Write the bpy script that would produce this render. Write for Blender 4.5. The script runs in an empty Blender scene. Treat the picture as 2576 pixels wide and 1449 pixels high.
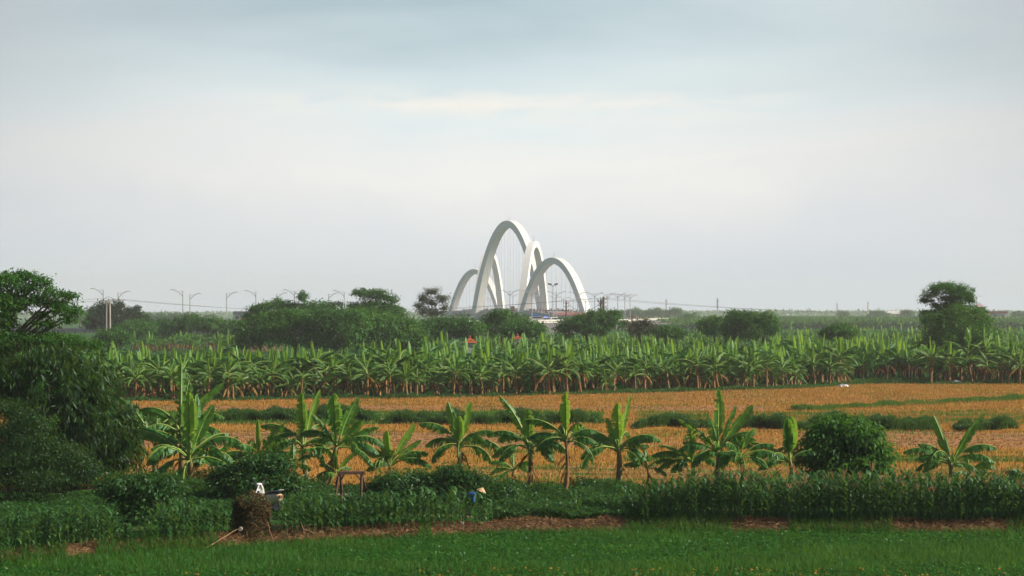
import bpy, math, random
import numpy as np

# ---------------------------------------------------------------- camera, world, sun, exposure
S = bpy.context.scene
C = S.collection
F = 5009.0            # focal length in units of a 2576 px wide frame (70 mm on 36 mm)
H = 8.0               # eye height above the fields, on the dyke
HY = 790.0            # eye level in the 2576 x 1449 frame
CX = 1288.0
cam_d = bpy.data.cameras.new('camera')
cam = bpy.data.objects.new('camera', cam_d)
C.objects.link(cam)
cam_d.lens = 70.0
cam_d.sensor_width = 36.0
cam_d.shift_y = (HY - 724.5) / 2576.0
cam_d.clip_start = 0.5
cam_d.clip_end = 30000
cam.location = (0, 0, H)
cam.rotation_euler = (math.radians(90), 0, 0)
S.camera = cam

SUN_EL = math.radians(30)
SUN_AZ = math.radians(-8)          # direction of the sun in plan, from +X towards +Y is positive
sun_dir = (math.cos(SUN_EL) * math.cos(SUN_AZ), math.cos(SUN_EL) * math.sin(SUN_AZ), math.sin(SUN_EL))

S.view_settings.view_transform = 'Standard'
S.view_settings.look = 'None'
S.view_settings.exposure = 0.3
S.view_settings.gamma = 1.0
S.view_settings.use_curve_mapping = False

world = bpy.data.worlds.new('World')
S.world = world
world.use_nodes = True
nt = world.node_tree
nt.nodes.clear()


class NG:
    """small node-graph helper"""
    def __init__(s, tree):
        s.t = tree

    def n(s, typ, **kw):
        nd = s.t.nodes.new(typ)
        for k, v in kw.items():
            if k.startswith('i_'):
                nd.inputs[k[2:].replace('_', ' ')].default_value = v
            else:
                setattr(nd, k, v)
        return nd

    def l(s, a, b):
        s.t.links.new(a, b)

    def m(s, op, a, b=0.0, clamp=False):
        nd = s.t.nodes.new('ShaderNodeMath')
        nd.operation = op
        nd.use_clamp = clamp
        for i, v in enumerate((a, b)):
            if isinstance(v, (int, float)):
                nd.inputs[i].default_value = v
            else:
                s.l(v, nd.inputs[i])
        return nd.outputs[0]

    def mix(s, f, a, b):
        nd = s.t.nodes.new('ShaderNodeMix')
        nd.data_type = 'RGBA'
        for sock, v in ((nd.inputs[0], f), (nd.inputs[6], a), (nd.inputs[7], b)):
            if isinstance(v, (int, float)):
                sock.default_value = v
            elif isinstance(v, (tuple, list)):
                sock.default_value = tuple(v) + (1.0,) if len(v) == 3 else v
            else:
                s.l(v, sock)
        return nd.outputs[2]

    def ramp(s, fac, stops, interp='LINEAR'):
        nd = s.t.nodes.new('ShaderNodeValToRGB')
        cr = nd.color_ramp
        cr.interpolation = interp
        while len(cr.elements) < len(stops):
            cr.elements.new(0.5)
        for e, (p, c) in zip(cr.elements, stops):
            e.position = p
            e.color = tuple(c) + (1.0,)
        s.l(fac, nd.inputs[0])
        return nd.outputs[0]

    def noise(s, vec, scale, detail=3.0, rough=0.5, dist=0.0):
        nd = s.t.nodes.new('ShaderNodeTexNoise')
        nd.inputs['Scale'].default_value = scale
        nd.inputs['Detail'].default_value = detail
        nd.inputs['Roughness'].default_value = rough
        nd.inputs['Distortion'].default_value = dist
        s.l(vec, nd.inputs['Vector'])
        return nd.outputs['Fac']

    def mapping(s, vec, scale=(1, 1, 1), loc=(0, 0, 0)):
        nd = s.t.nodes.new('ShaderNodeMapping')
        nd.inputs['Scale'].default_value = scale
        nd.inputs['Location'].default_value = loc
        s.l(vec, nd.inputs['Vector'])
        return nd.outputs[0]


def lin(r, g, b):
    f = lambda c: (c / 255 / 12.92) if c / 255 <= 0.04045 else ((c / 255 + 0.055) / 1.055) ** 2.4
    return (f(r), f(g), f(b))


g = NG(nt)
out = g.n('ShaderNodeOutputWorld')
bg = g.n('ShaderNodeBackground')
bg.inputs['Strength'].default_value = 0.1
g.l(bg.outputs[0], out.inputs[0])
sky = g.n('ShaderNodeTexSky')
sky.sky_type = 'NISHITA'
sky.sun_disc = False
sky.sun_elevation = SUN_EL
sky.sun_rotation = math.radians(90) - SUN_AZ
sky.dust_density = 3.0
tc = g.n('ShaderNodeTexCoord')
vec = tc.outputs['Generated']
sep = g.n('ShaderNodeSeparateXYZ')
g.l(vec, sep.inputs[0])
X, Y, Z = sep.outputs
vm = g.mapping(vec, (1.6, 1.6, 8.0), (0.9, 0.4, 0.15))
n1 = g.noise(vm, 1.7, 4, 0.5, 0.5)
vm2 = g.mapping(vec, (3.0, 3.0, 22.0), (3.1, 0.7, 0.2))
n2 = g.noise(vm2, 3.0, 5, 0.55, 0.3)
# elevation warped by the cloud noise; 0 = horizon, 1 = 10 degrees up
el = g.m('DIVIDE', Z, 0.174)
tilt = g.m('MULTIPLY', X, -0.15)
elw = g.m('ADD', el, g.m('MULTIPLY', g.m('SUBTRACT', n1, 0.5), 0.75))
elw = g.m('ADD', elw, tilt)
elw = g.m('ADD', elw, g.m('MULTIPLY', g.m('SUBTRACT', n2, 0.5), 0.10), clamp=True)
k10 = lambda c: tuple(10 * v for v in lin(*c))
skyc = g.ramp(elw, [(0.0, lin(214, 225, 240)), (0.15, lin(216, 224, 236)), (0.30, lin(228, 232, 237)), (0.45, lin(245, 244, 241)),
                    (0.62, lin(229, 239, 240)), (0.80, lin(208, 224, 229)), (1.0, lin(166, 190, 200))], 'LINEAR')
# greyer away from the bright bank: lens corner darkening put into the sky colour
ax = g.m('MULTIPLY', X, X)
side = g.m('MULTIPLY', ax, 13.0, clamp=True)
side = g.m('MULTIPLY', side, g.m('MINIMUM', g.m('ADD', g.m('MULTIPLY', el, 0.8), 0.25), 1.0), clamp=True)
skyc = g.mix(g.m('MULTIPLY', side, 0.95, clamp=True), skyc, lin(176, 184, 190))
# cream wisps in a thin band
wv = g.mapping(vec, (14, 14, 75), (1.3, 0, 3.7))
wn = g.noise(wv, 1.0, 5, 0.6, 0.2)
band = g.m('SUBTRACT', 1.0, g.m('MULTIPLY', g.m('ABSOLUTE', g.m('SUBTRACT', el, 0.60)), 16.0), clamp=True)
wmask = g.m('MULTIPLY', g.m('MULTIPLY', g.m('SUBTRACT', wn, 0.41), 6.0, clamp=True), band, clamp=True)
wmask = g.m('MULTIPLY', wmask, g.m('SUBTRACT', 1.0, g.m('MULTIPLY', ax, 38.0), clamp=True), clamp=True)
skyc = g.mix(g.m('MULTIPLY', wmask, 0.85), skyc, lin(250, 245, 236))
hs = g.n('ShaderNodeVectorMath', operation='SCALE')
g.l(skyc, hs.inputs[0])
hs.inputs['Scale'].default_value = 8.4
# above the thin cloud the physical sky takes over
high = g.m('MULTIPLY', g.m('SUBTRACT', Z, 0.20), 2.5, clamp=True)
low = g.m('MULTIPLY', g.m('ADD', Z, 0.03), 25.0, clamp=True)
fin = g.mix(g.m('MULTIPLY', high, 0.85), hs.outputs[0], sky.outputs[0])
rear = g.m('ADD', g.m('MULTIPLY', Y, 0.55), 0.62, clamp=True)  # dims the unseen sky behind the camera, deepening shade on camera-facing sides
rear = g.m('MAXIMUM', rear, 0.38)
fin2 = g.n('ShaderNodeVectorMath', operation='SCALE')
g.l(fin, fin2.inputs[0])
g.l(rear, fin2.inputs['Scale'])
cool = g.mix(g.m('MULTIPLY', g.m('SUBTRACT', 1.0, rear), 1.2, clamp=True), (1, 1, 1), (0.80, 0.95, 1.25))  # blue tint added to that unseen rear sky, cooling the shade
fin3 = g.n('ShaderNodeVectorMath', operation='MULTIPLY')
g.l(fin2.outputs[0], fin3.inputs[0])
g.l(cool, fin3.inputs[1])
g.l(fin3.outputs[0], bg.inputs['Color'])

sd = bpy.data.lights.new('sun', 'SUN')
sd.energy = 5.6
sd.angle = math.radians(0.6)
sd.color = (1.0, 0.89, 0.72)
sun = bpy.data.objects.new('sun', sd)
C.objects.link(sun)
from mathutils import Vector, Matrix
sun.rotation_euler = Vector(sun_dir).to_track_quat('Z', 'Y').to_euler()
sun.location = (60, 0, 80)

S.cycles.max_bounces = 7
S.cycles.diffuse_bounces = 3
S.cycles.glossy_bounces = 2
S.cycles.transmission_bounces = 4
S.cycles.volume_bounces = 1
S.cycles.transparent_max_bounces = 8
S.cycles.use_denoising = True
S.cycles.denoising_prefilter = 'ACCURATE'

# ---------------------------------------------------------------- helpers
R = np.random.default_rng(7)


def smooth(a, b, x):
    t = np.clip((x - a) / (b - a), 0, 1)
    return t * t * (3 - 2 * t)


_px = [-2000, 0, 300, 600, 870, 1100, 1300, 1560, 1900, 2576, 5000]
_py = [1460, 1425, 1395, 1375, 1360, 1350, 1340, 1338, 1340, 1342, 1345]
_fd = [8.35 * F / (v - HY) for v in _py]


def foot(px):
    return np.interp(px, _px, _fd)


def vnoise(x, y, seed=0):
    """cheap smooth noise in about -1..1"""
    s = seed * 12.9
    return (np.sin(x * 1.0 + 1.3 * np.sin(y * 0.7 + s) + s) + np.sin(y * 1.13 + 1.7 * np.sin(x * 0.61 + 2 * s) + 2.1 * s)
            + 0.5 * np.sin(2.3 * x + 1.9 * y + s * 3)) / 2.5


def gz(x, y):
    x = np.asarray(x, float)
    y = np.asarray(y, float)
    yy = np.maximum(y, 12)
    px = CX + x / yy * F
    f = foot(px)
    t = smooth(f, f + 0.8, y)
    z = -0.35 * (1 - t)
    lump = np.exp(-((y - f - 0.7) / 0.7) ** 2)
    z = z + lump * (0.07 + 0.07 * vnoise(x * 2.2, y * 3, 2) + 0.04 * vnoise(x * 7, y * 9, 3))
    z = z + 0.05 * vnoise(x * 0.35, y * 0.3, 1) * t + 0.03 * vnoise(x * 1.7, y * 1.9, 4)
    # irrigation ditch with small bunds across the stubble
    yd = 138 + 4 * vnoise(x * 0.06, x * 0.0, 5)
    z = z - 0.25 * np.exp(-((y - yd) / 1.6) ** 2) * (y < 200)
    # ground climbs gently far away
    z = z + 2.6 * smooth(650, 1000, y) * smooth(-60, 60, x) + 2.5 * smooth(1400, 5000, y)
    # dyke the camera stands on
    z = z + 5.9 * (1 - smooth(2, 28, y))
    return z


def gz1(x, y):
    return float(gz(np.array([x]), np.array([y]))[0])


def W(px, D):
    return (px - CX) * D / F


def zat(py, D):
    return H - (py - HY) * D / F


def on_ground(px, py):
    z = 0.0
    for _ in range(12):
        D = (H - z) * F / (py - HY)
        z = gz1(W(px, D), D)
    return W(px, D), D, z


def tag(o, label=None, cat=None, group=None, kind=None):
    if label:
        o['label'] = label
    if cat:
        o['category'] = cat
    if group:
        o['group'] = group
    if kind:
        o['kind'] = kind
    return o


def empty(name, loc, rz=0.0):
    o = bpy.data.objects.new(name, None)
    o.location = loc
    o.rotation_euler = (0, 0, rz)
    o.empty_display_size = 0.3
    C.objects.link(o)
    return o


class MB:
    def __init__(s):
        s.v, s.q, s.t, s.n = [], [], [], 0

    def add(s, v, q=None, t=None, mat=0):
        v = np.asarray(v, np.float32).reshape(-1, 3)
        if q is not None and len(q):
            q = np.asarray(q, np.int64).reshape(-1, 4) + s.n
            s.q.append((q, np.full(len(q), mat) if np.isscalar(mat) else mat))
        if t is not None and len(t):
            t = np.asarray(t, np.int64).reshape(-1, 3) + s.n
            s.t.append((t, np.full(len(t), mat) if np.isscalar(mat) else mat))
        s.v.append(v)
        s.n += len(v)
        return s

    def arrays(s):
        V = np.concatenate(s.v) if s.v else np.zeros((0, 3), np.float32)
        q = np.concatenate([a for a, _ in s.q]) if s.q else np.zeros((0, 4), np.int64)
        qm = np.concatenate([m for _, m in s.q]) if s.q else np.zeros(0, int)
        t = np.concatenate([a for a, _ in s.t]) if s.t else np.zeros((0, 3), np.int64)
        tm = np.concatenate([m for _, m in s.t]) if s.t else np.zeros(0, int)
        return V, q, qm, t, tm

    def merge(s, arr, pos, rot=None, scale=None):
        """append many transformed copies of another builder's arrays"""
        V, q, qm, t, tm = arr
        n = len(pos)
        k = len(V)
        P = np.repeat(V[None], n, 0)
        if scale is not None:
            P = P * np.asarray(scale).reshape(n, 1, 1)
        if rot is not None:
            c, sn = np.cos(rot)[:, None], np.sin(rot)[:, None]
            x = P[:, :, 0] * c - P[:, :, 1] * sn
            y = P[:, :, 0] * sn + P[:, :, 1] * c
            P = np.stack([x, y, P[:, :, 2]], -1)
        P = P + np.asarray(pos)[:, None, :]
        off = (np.arange(n) * k)[:, None, None]
        if len(q):
            s.q.append(((q[None] + off).reshape(-1, 4) + s.n, np.tile(qm, n)))
        if len(t):
            s.t.append(((t[None] + off).reshape(-1, 3) + s.n, np.tile(tm, n)))
        s.v.append(P.reshape(-1, 3).astype(np.float32))
        s.n += n * k

    def mesh(s, name, mats, smooth_=False):
        V, q, qm, t, tm = s.arrays()
        me = bpy.data.meshes.new(name)
        me.vertices.add(len(V))
        me.vertices.foreach_set('co', V.ravel())
        nl = len(q) * 4 + len(t) * 3
        me.loops.add(nl)
        me.loops.foreach_set('vertex_index', np.concatenate([q.ravel(), t.ravel()]).astype(np.int32))
        me.polygons.add(len(q) + len(t))
        ls = np.concatenate([np.arange(len(q)) * 4, len(q) * 4 + np.arange(len(t)) * 3]).astype(np.int32)
        me.polygons.foreach_set('loop_start', ls)
        me.polygons.foreach_set('material_index', np.concatenate([qm, tm]).astype(np.int32))
        me.polygons.foreach_set('use_smooth', np.full(len(q) + len(t), bool(smooth_)))
        for m in (mats if isinstance(mats, (list, tuple)) else [mats]):
            me.materials.append(m)
        me.update(calc_edges=True)
        return me

    def build(s, name, mats, parent=None, smooth_=False, loc=(0, 0, 0), rz=0.0):
        o = bpy.data.objects.new(name, s.mesh(name, mats, smooth_))
        o.location = loc
        o.rotation_euler = (0, 0, rz)
        if parent:
            o.parent = parent
        C.objects.link(o)
        return o

    # ---- shapes
    def box(s, c, size, mat=0, rz=0.0, taper=1.0):
        hx, hy, hz = size[0] / 2, size[1] / 2, size[2] / 2
        v = np.array([(-hx, -hy, -hz), (hx, -hy, -hz), (hx, hy, -hz), (-hx, hy, -hz),
                      (-hx * taper, -hy * taper, hz), (hx * taper, -hy * taper, hz), (hx * taper, hy * taper, hz), (-hx * taper, hy * taper, hz)])
        if rz:
            cc, ss = math.cos(rz), math.sin(rz)
            v = np.stack([v[:, 0] * cc - v[:, 1] * ss, v[:, 0] * ss + v[:, 1] * cc, v[:, 2]], 1)
        return s.add(v + np.array(c), [(0, 3, 2, 1), (4, 5, 6, 7), (0, 1, 5, 4), (1, 2, 6, 5), (2, 3, 7, 6), (3, 0, 4, 7)], mat=mat)

    def tube(s, pts, rad, sides=6, mat=0, cap=True):
        pts = np.asarray(pts, float)
        n = len(pts)
        rad = np.broadcast_to(np.asarray(rad, float), (n,))
        d = np.gradient(pts, axis=0)
        d /= np.linalg.norm(d, axis=1)[:, None] + 1e-9
        ref = np.where(np.abs(d[:, 2:3]) > 0.9, np.array([[1.0, 0, 0]]), np.array([[0, 0, 1.0]]))
        # keep one reference along the tube to avoid twisting
        ref = np.repeat(ref[n // 2][None], n, 0)
        u = np.cross(d, ref)
        u /= np.linalg.norm(u, axis=1)[:, None] + 1e-9
        w = np.cross(d, u)
        a = np.linspace(0, 2 * np.pi, sides, endpoint=False)
        V = pts[:, None] + rad[:, None, None] * (np.cos(a)[None, :, None] * u[:, None] + np.sin(a)[None, :, None] * w[:, None])
        i = np.arange(n - 1)[:, None] * sides
        j = np.arange(sides)[None]
        j2 = (j + 1) % sides
        q = np.stack([i + j, i + j2, i + sides + j2, i + sides + j], -1).reshape(-1, 4)
        V = V.reshape(-1, 3)
        tr = []
        if cap:
            V = np.concatenate([V, pts[:1], pts[-1:]])
            c0, c1 = n * sides, n * sides + 1
            for k in range(sides):
                tr.append((c0, (k + 1) % sides, k))
                tr.append((c1, (n - 1) * sides + k, (n - 1) * sides + (k + 1) % sides))
        return s.add(V, q, tr, mat=mat)

    def lathe(s, prof, sides=16, mat=0, c=(0, 0, 0)):
        prof = np.asarray(prof, float)
        a = np.linspace(0, 2 * np.pi, sides, endpoint=False)
        V = np.stack([prof[:, 0:1] * np.cos(a), prof[:, 0:1] * np.sin(a), np.repeat(prof[:, 1:2], sides, 1)], -1).reshape(-1, 3) + np.array(c)
        n = len(prof)
        i = np.arange(n - 1)[:, None] * sides
        j = np.arange(sides)[None]
        j2 = (j + 1) % sides
        q = np.stack([i + j, i + j2, i + sides + j2, i + sides + j], -1).reshape(-1, 4)
        return s.add(V, q, mat=mat)

    def cards(s, P, A, N, L, Wd, mat=0, fold=0.0):
        """leaf-shaped quads: base at P, long axis A, normal N"""
        A = A / (np.linalg.norm(A, axis=1)[:, None] + 1e-9)
        B = np.cross(A, N)
        B /= np.linalg.norm(B, axis=1)[:, None] + 1e-9
        L = np.broadcast_to(np.asarray(L, float), (len(P),))[:, None]
        Wd = np.broadcast_to(np.asarray(Wd, float), (len(P),))[:, None]
        mid = P + A * L * 0.45
        V = np.stack([P, mid + B * Wd / 2, P + A * L - np.array([0, 0, 1.0]) * L * fold, mid - B * Wd / 2], 1).reshape(-1, 3)
        q = np.arange(len(P) * 4).reshape(-1, 4)
        return s.add(V, q, mat=mat)

    def blades(s, P, hgt, wid, lean, rng, mat=0):
        """grass blades as bent slivers (a quad and a tip triangle)"""
        n = len(P)
        a = rng.uniform(0, 2 * np.pi, n)
        b = rng.uniform(0, 2 * np.pi, n)
        side = np.stack([np.cos(a), np.sin(a), 0 * a], 1) * (wid / 2)[:, None]
        ln = np.stack([np.cos(b), np.sin(b), 0 * b], 1) * (hgt * lean)[:, None]
        up = np.stack([0 * a, 0 * a, hgt], 1)
        v0, v1 = P - side, P + side
        m = P + up * 0.6 + ln * 0.3
        v2, v3 = m + side * 0.8, m - side * 0.8
        v4 = P + up * (1 - 0.25 * lean)[:, None] + ln
        V = np.stack([v0, v1, v2, v3, v4], 1).reshape(-1, 3)
        o = (np.arange(n) * 5)[:, None]
        return s.add(V, o + np.array([[0, 1, 2, 3]]), o + np.array([[3, 2, 4]]), mat=mat)


# ---------------------------------------------------------------- materials
def new_mat(name):
    m = bpy.data.materials.new(name)
    m.use_nodes = True
    t = m.node_tree
    t.nodes.clear()
    gg = NG(t)
    o = gg.n('ShaderNodeOutputMaterial')
    return m, gg, o


def leafmat(name, stops, trans=0.35, gloss=0.12, rough=0.45, nscale=0.5, tcol=None, big=0.35, dim=0.85):
    """foliage: per-leaf random colour plus soft patches; light passes through the leaves"""
    m, gg, o = new_mat(name)
    geo = gg.n('ShaderNodeNewGeometry')
    rnd = geo.outputs['Random Per Island']
    nz = gg.noise(geo.outputs['Position'], nscale, 3, 0.6)
    f = gg.m('ADD', gg.m('MULTIPLY', rnd, 1 - big), gg.m('MULTIPLY', gg.m('ADD', gg.m('MULTIPLY', gg.m('SUBTRACT', nz, 0.5), 2.2), 0.5, clamp=True), big), clamp=True)
    col = gg.ramp(f, [(p_, tuple(v * dim for v in c_)) for p_, c_ in stops])
    di = gg.n('ShaderNodeBsdfDiffuse')
    gg.l(col, di.inputs['Color'])
    tr = gg.n('ShaderNodeBsdfTranslucent')
    tm = gg.mix(0.5, col, tcol or (0.25, 0.42, 0.05))
    gg.l(tm, tr.inputs['Color'])
    mx = gg.n('ShaderNodeMixShader')
    mx.inputs[0].default_value = trans
    gg.l(di.outputs[0], mx.inputs[1])
    gg.l(tr.outputs[0], mx.inputs[2])
    gl = gg.n('ShaderNodeBsdfGlossy')
    gl.inputs['Roughness'].default_value = rough
    gl.inputs['Color'].default_value = (0.75, 0.85, 0.9, 1)
    mx2 = gg.n('ShaderNodeMixShader')
    mx2.inputs[0].default_value = gloss * 0.32
    gg.l(mx.outputs[0], mx2.inputs[1])
    gg.l(gl.outputs[0], mx2.inputs[2])
    gg.l(mx2.outputs[0], o.inputs[0])
    return m


def solid(name, c1, c2=None, scale=2.0, rough=0.8, metal=0.0, bump=0.0, stretch=(1, 1, 1), spec=0.3):
    m, gg, o = new_mat(name)
    p = gg.n('ShaderNodeBsdfPrincipled')
    p.inputs['Roughness'].default_value = rough
    p.inputs['Metallic'].default_value = metal
    p.inputs['Specular IOR Level'].default_value = spec
    tcn = gg.n('ShaderNodeTexCoord')
    v = gg.mapping(tcn.outputs['Object'], stretch)
    nz = gg.noise(v, scale, 5, 0.6)
    c2 = c2 or tuple(0.7 * k for k in c1)
    col = gg.ramp(nz, [(0.3, c2), (0.65, c1)])
    gg.l(col, p.inputs['Base Color'])
    if bump:
        b = gg.n('ShaderNodeBump')
        b.inputs['Strength'].default_value = bump
        b.inputs['Distance'].default_value = 0.05
        gg.l(nz, b.inputs['Height'])
        gg.l(b.outputs[0], p.inputs['Normal'])
    gg.l(p.outputs[0], o.inputs[0])
    return m


M = {}
M['ban'] = leafmat('banana_leaf', [(0.0, (0.025, 0.12, 0.018)), (0.5, (0.055, 0.20, 0.026)), (1.0, (0.12, 0.31, 0.04))], 0.5, 0.09, 0.5, 0.6, (0.32, 0.52, 0.05), dim=0.95)
M['young'] = leafmat('young_banana_leaf', [(0.0, (0.09, 0.26, 0.025)), (1.0, (0.21, 0.42, 0.05))], 0.5, 0.1, 0.45, 0.6, (0.42, 0.62, 0.05))
M['dry'] = leafmat('dry_banana_leaf', [(0.0, (0.14, 0.06, 0.02)), (0.7, (0.34, 0.16, 0.05)), (1.0, (0.6, 0.2, 0.03))], 0.3, 0.02, 0.7, 0.6, (0.6, 0.25, 0.05))
M['rib'] = solid('leaf_midrib', (0.25, 0.35, 0.07), (0.17, 0.26, 0.05), 3, 0.6)
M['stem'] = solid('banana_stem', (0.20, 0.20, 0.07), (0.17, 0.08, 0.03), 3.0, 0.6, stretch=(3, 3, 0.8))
M['stem_dry'] = solid('dry_banana_stem', (0.38, 0.19, 0.08), (0.07, 0.06, 0.025), 4.0, 0.8, stretch=(3, 3, 0.7))
M['stem_dark'] = solid('shaded_banana_stem', (0.12, 0.09, 0.04), (0.04, 0.045, 0.02), 4.0, 0.8, stretch=(3, 3, 0.7))  # shade among the inner stems put into a darker stem colour
M['pban'] = leafmat('plantation_banana_leaf', [(0.0, (0.010, 0.055, 0.010)), (0.5, (0.035, 0.14, 0.018)), (1.0, (0.13, 0.32, 0.03))], 0.48, 0.07, 0.5, 0.15, (0.26, 0.46, 0.04), dim=1.0)
M['corn'] = leafmat('corn_leaf', [(0.0, (0.008, 0.055, 0.010)), (0.5, (0.032, 0.125, 0.022)), (1.0, (0.13, 0.27, 0.065))], 0.3, 0.09, 0.5, 0.5, big=0.2)
M['cornstalk'] = solid('corn_stalk', (0.07, 0.17, 0.04), (0.05, 0.12, 0.03), 4, 0.5)
M['tassel'] = solid('corn_tassel', (0.45, 0.25, 0.10), (0.3, 0.16, 0.07), 4, 0.8)
M['grass'] = leafmat('grass_blade', [(0.0, (0.012, 0.075, 0.008)), (0.6, (0.03, 0.145, 0.014)), (1.0, (0.10, 0.23, 0.015))], 0.35, 0.05, 0.5, 0.4, big=0.55, dim=0.92)
M['weed'] = leafmat('weed_leaf', [(0.0, (0.010, 0.055, 0.010)), (0.6, (0.026, 0.11, 0.017)), (1.0, (0.08, 0.20, 0.025))], 0.3, 0.07, 0.5, 0.5)
M['weedl'] = leafmat('bright_grass_blade', [(0.0, (0.03, 0.10, 0.012)), (0.6, (0.075, 0.19, 0.02)), (1.0, (0.24, 0.27, 0.04))], 0.35, 0.04, 0.5, 0.3)  # brighter, yellower green for regrowth and the right-hand strip
M['stubble'] = leafmat('stubble_stalk', [(0.0, (0.20, 0.11, 0.03)), (0.35, (0.37, 0.20, 0.05)), (0.75, (0.53, 0.30, 0.085)), (1.0, (0.66, 0.43, 0.17))], 0.25, 0.02, 0.7, 0.25, (0.6, 0.36, 0.08), 0.6)
M['straw'] = leafmat('dry_straw', [(0.0, (0.10, 0.05, 0.025)), (0.6, (0.30, 0.165, 0.075)), (1.0, (0.58, 0.38, 0.2))], 0.2, 0.02, 0.7, 0.6, (0.4, 0.25, 0.1))
M['vine'] = leafmat('dry_vine', [(0.0, (0.05, 0.036, 0.018)), (0.6, (0.15, 0.10, 0.045)), (1.0, (0.36, 0.25, 0.12))], 0.15, 0.02, 0.7, 0.6, (0.3, 0.2, 0.08))
M['orange_leaf'] = leafmat('fallen_yellow_leaf', [(0.0, (0.45, 0.12, 0.02)), (1.0, (0.6, 0.35, 0.05))], 0.3, 0.02, 0.7, 0.6, (0.6, 0.3, 0.05))
M['mango'] = leafmat('mango_leaf', [(0.0, (0.012, 0.055, 0.010)), (0.55, (0.032, 0.12, 0.018)), (1.0, (0.12, 0.24, 0.025))], 0.25, 0.04, 0.5, 0.22, big=0.5, dim=1.2)
M['airy'] = leafmat('feathery_tree_leaf', [(0.0, (0.012, 0.06, 0.010)), (0.6, (0.028, 0.115, 0.016)), (1.0, (0.09, 0.21, 0.02))], 0.38, 0.04, 0.5, 0.5, (0.18, 0.42, 0.03), dim=1.1)
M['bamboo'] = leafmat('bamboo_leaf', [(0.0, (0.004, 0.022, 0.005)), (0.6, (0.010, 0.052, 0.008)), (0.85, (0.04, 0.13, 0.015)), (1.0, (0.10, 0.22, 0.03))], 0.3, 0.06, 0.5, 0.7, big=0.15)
M['olive'] = leafmat('grey_olive_leaf', [(0.0, (0.035, 0.05, 0.025)), (0.6, (0.075, 0.095, 0.045)), (1.0, (0.17, 0.15, 0.07))], 0.3, 0.07, 0.5, 0.3, (0.25, 0.25, 0.08))
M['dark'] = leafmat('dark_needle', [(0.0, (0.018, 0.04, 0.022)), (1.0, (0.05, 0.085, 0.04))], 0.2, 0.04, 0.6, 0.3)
M['round'] = leafmat('round_shrub_leaf', [(0.0, (0.02, 0.09, 0.014)), (0.6, (0.05, 0.17, 0.024)), (1.0, (0.15, 0.32, 0.035))], 0.42, 0.04, 0.5, 0.8, (0.22, 0.45, 0.04))
M['bark'] = solid('bark', (0.13, 0.10, 0.07), (0.06, 0.045, 0.03), 5, 0.9, bump=0.5, stretch=(2, 2, 0.5))
M['conc'] = solid('painted_concrete', (0.84, 0.84, 0.82), (0.78, 0.78, 0.77), 0.06, 0.6)
M['deckc'] = solid('bridge_concrete', (0.36, 0.34, 0.36), (0.26, 0.25, 0.27), 0.2, 0.8)
M['steel'] = solid('galvanised_steel', (0.42, 0.43, 0.45), (0.34, 0.35, 0.36), 2, 0.6, 0.0)
M['cable'] = solid('steel_cable', (0.28, 0.28, 0.3), (0.25, 0.25, 0.26), 2, 0.6)
M['pole'] = solid('concrete_pole', (0.42, 0.39, 0.36), (0.30, 0.27, 0.25), 1.0, 0.8)
M['polebrown'] = solid('rusty_pole', (0.22, 0.13, 0.10), (0.13, 0.08, 0.07), 1.0, 0.8)
M['wire'] = solid('overhead_wire', (0.16, 0.16, 0.16), (0.12, 0.12, 0.12), 1, 0.6)
M['white'] = solid('white_paint', (0.8, 0.8, 0.78), (0.72, 0.72, 0.7), 1.5, 0.35, spec=0.5)
M['cream'] = solid('cream_plastic', (0.72, 0.58, 0.36), (0.62, 0.48, 0.28), 3, 0.35, spec=0.5)
M['black'] = solid('black_vinyl', (0.03, 0.032, 0.036), (0.02, 0.02, 0.024), 5, 0.4)
M['rubber'] = solid('rubber', (0.025, 0.025, 0.025), (0.02, 0.02, 0.02), 5, 0.8)
M['blue'] = solid('blue_cloth', (0.02, 0.22, 0.55), (0.015, 0.15, 0.42), 6, 0.7)
M['navy'] = solid('blue_shirt_cloth', (0.04, 0.15, 0.48), (0.03, 0.11, 0.38), 6, 0.9)
M['trouser'] = solid('dark_trouser_cloth', (0.035, 0.035, 0.05), (0.025, 0.02, 0.03), 6, 0.9)
M['hat'] = solid('palm_leaf_hat', (0.62, 0.42, 0.24), (0.5, 0.32, 0.18), 8, 0.8)
M['skin'] = solid('skin', (0.36, 0.2, 0.12), (0.3, 0.16, 0.1), 6, 0.6)
M['wood'] = solid('weathered_timber', (0.13, 0.075, 0.045), (0.06, 0.035, 0.025), 4, 0.85, bump=0.3, stretch=(4, 4, 1))
M['slab'] = solid('pale_stone', (0.38, 0.33, 0.28), (0.24, 0.2, 0.17), 3, 0.9)
M['tile'] = solid('red_roof_tile', (0.52, 0.11, 0.045), (0.38, 0.08, 0.04), 1.5, 0.7)
M['tilefar'] = solid('dull_red_roof', (0.30, 0.10, 0.085), (0.24, 0.08, 0.07), 0.3, 0.8)
M['wall'] = solid('pale_plaster', (0.66, 0.64, 0.60), (0.55, 0.53, 0.5), 0.5, 0.8)
M['slate'] = solid('grey_blue_sheet_roof', (0.14, 0.17, 0.20), (0.11, 0.13, 0.16), 0.4, 0.7)
M['glass'] = solid('dark_window', (0.04, 0.05, 0.06), (0.03, 0.04, 0.05), 1, 0.2, spec=0.6)
M['road'] = solid('asphalt', (0.10, 0.10, 0.10), (0.08, 0.08, 0.08), 0.5, 0.9)
M['pink'] = solid('pink_plaster', (0.52, 0.34, 0.38), (0.42, 0.27, 0.3), 0.4, 0.8)
M['billred'] = solid('billboard_print', (0.35, 0.04, 0.07), (0.05, 0.04, 0.06), 0.35, 0.5, stretch=(0.2, 0.2, 1.6))
M['tarp'] = solid('blue_tarpaulin', (0.03, 0.14, 0.42), (0.02, 0.10, 0.32), 1, 0.6)
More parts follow.
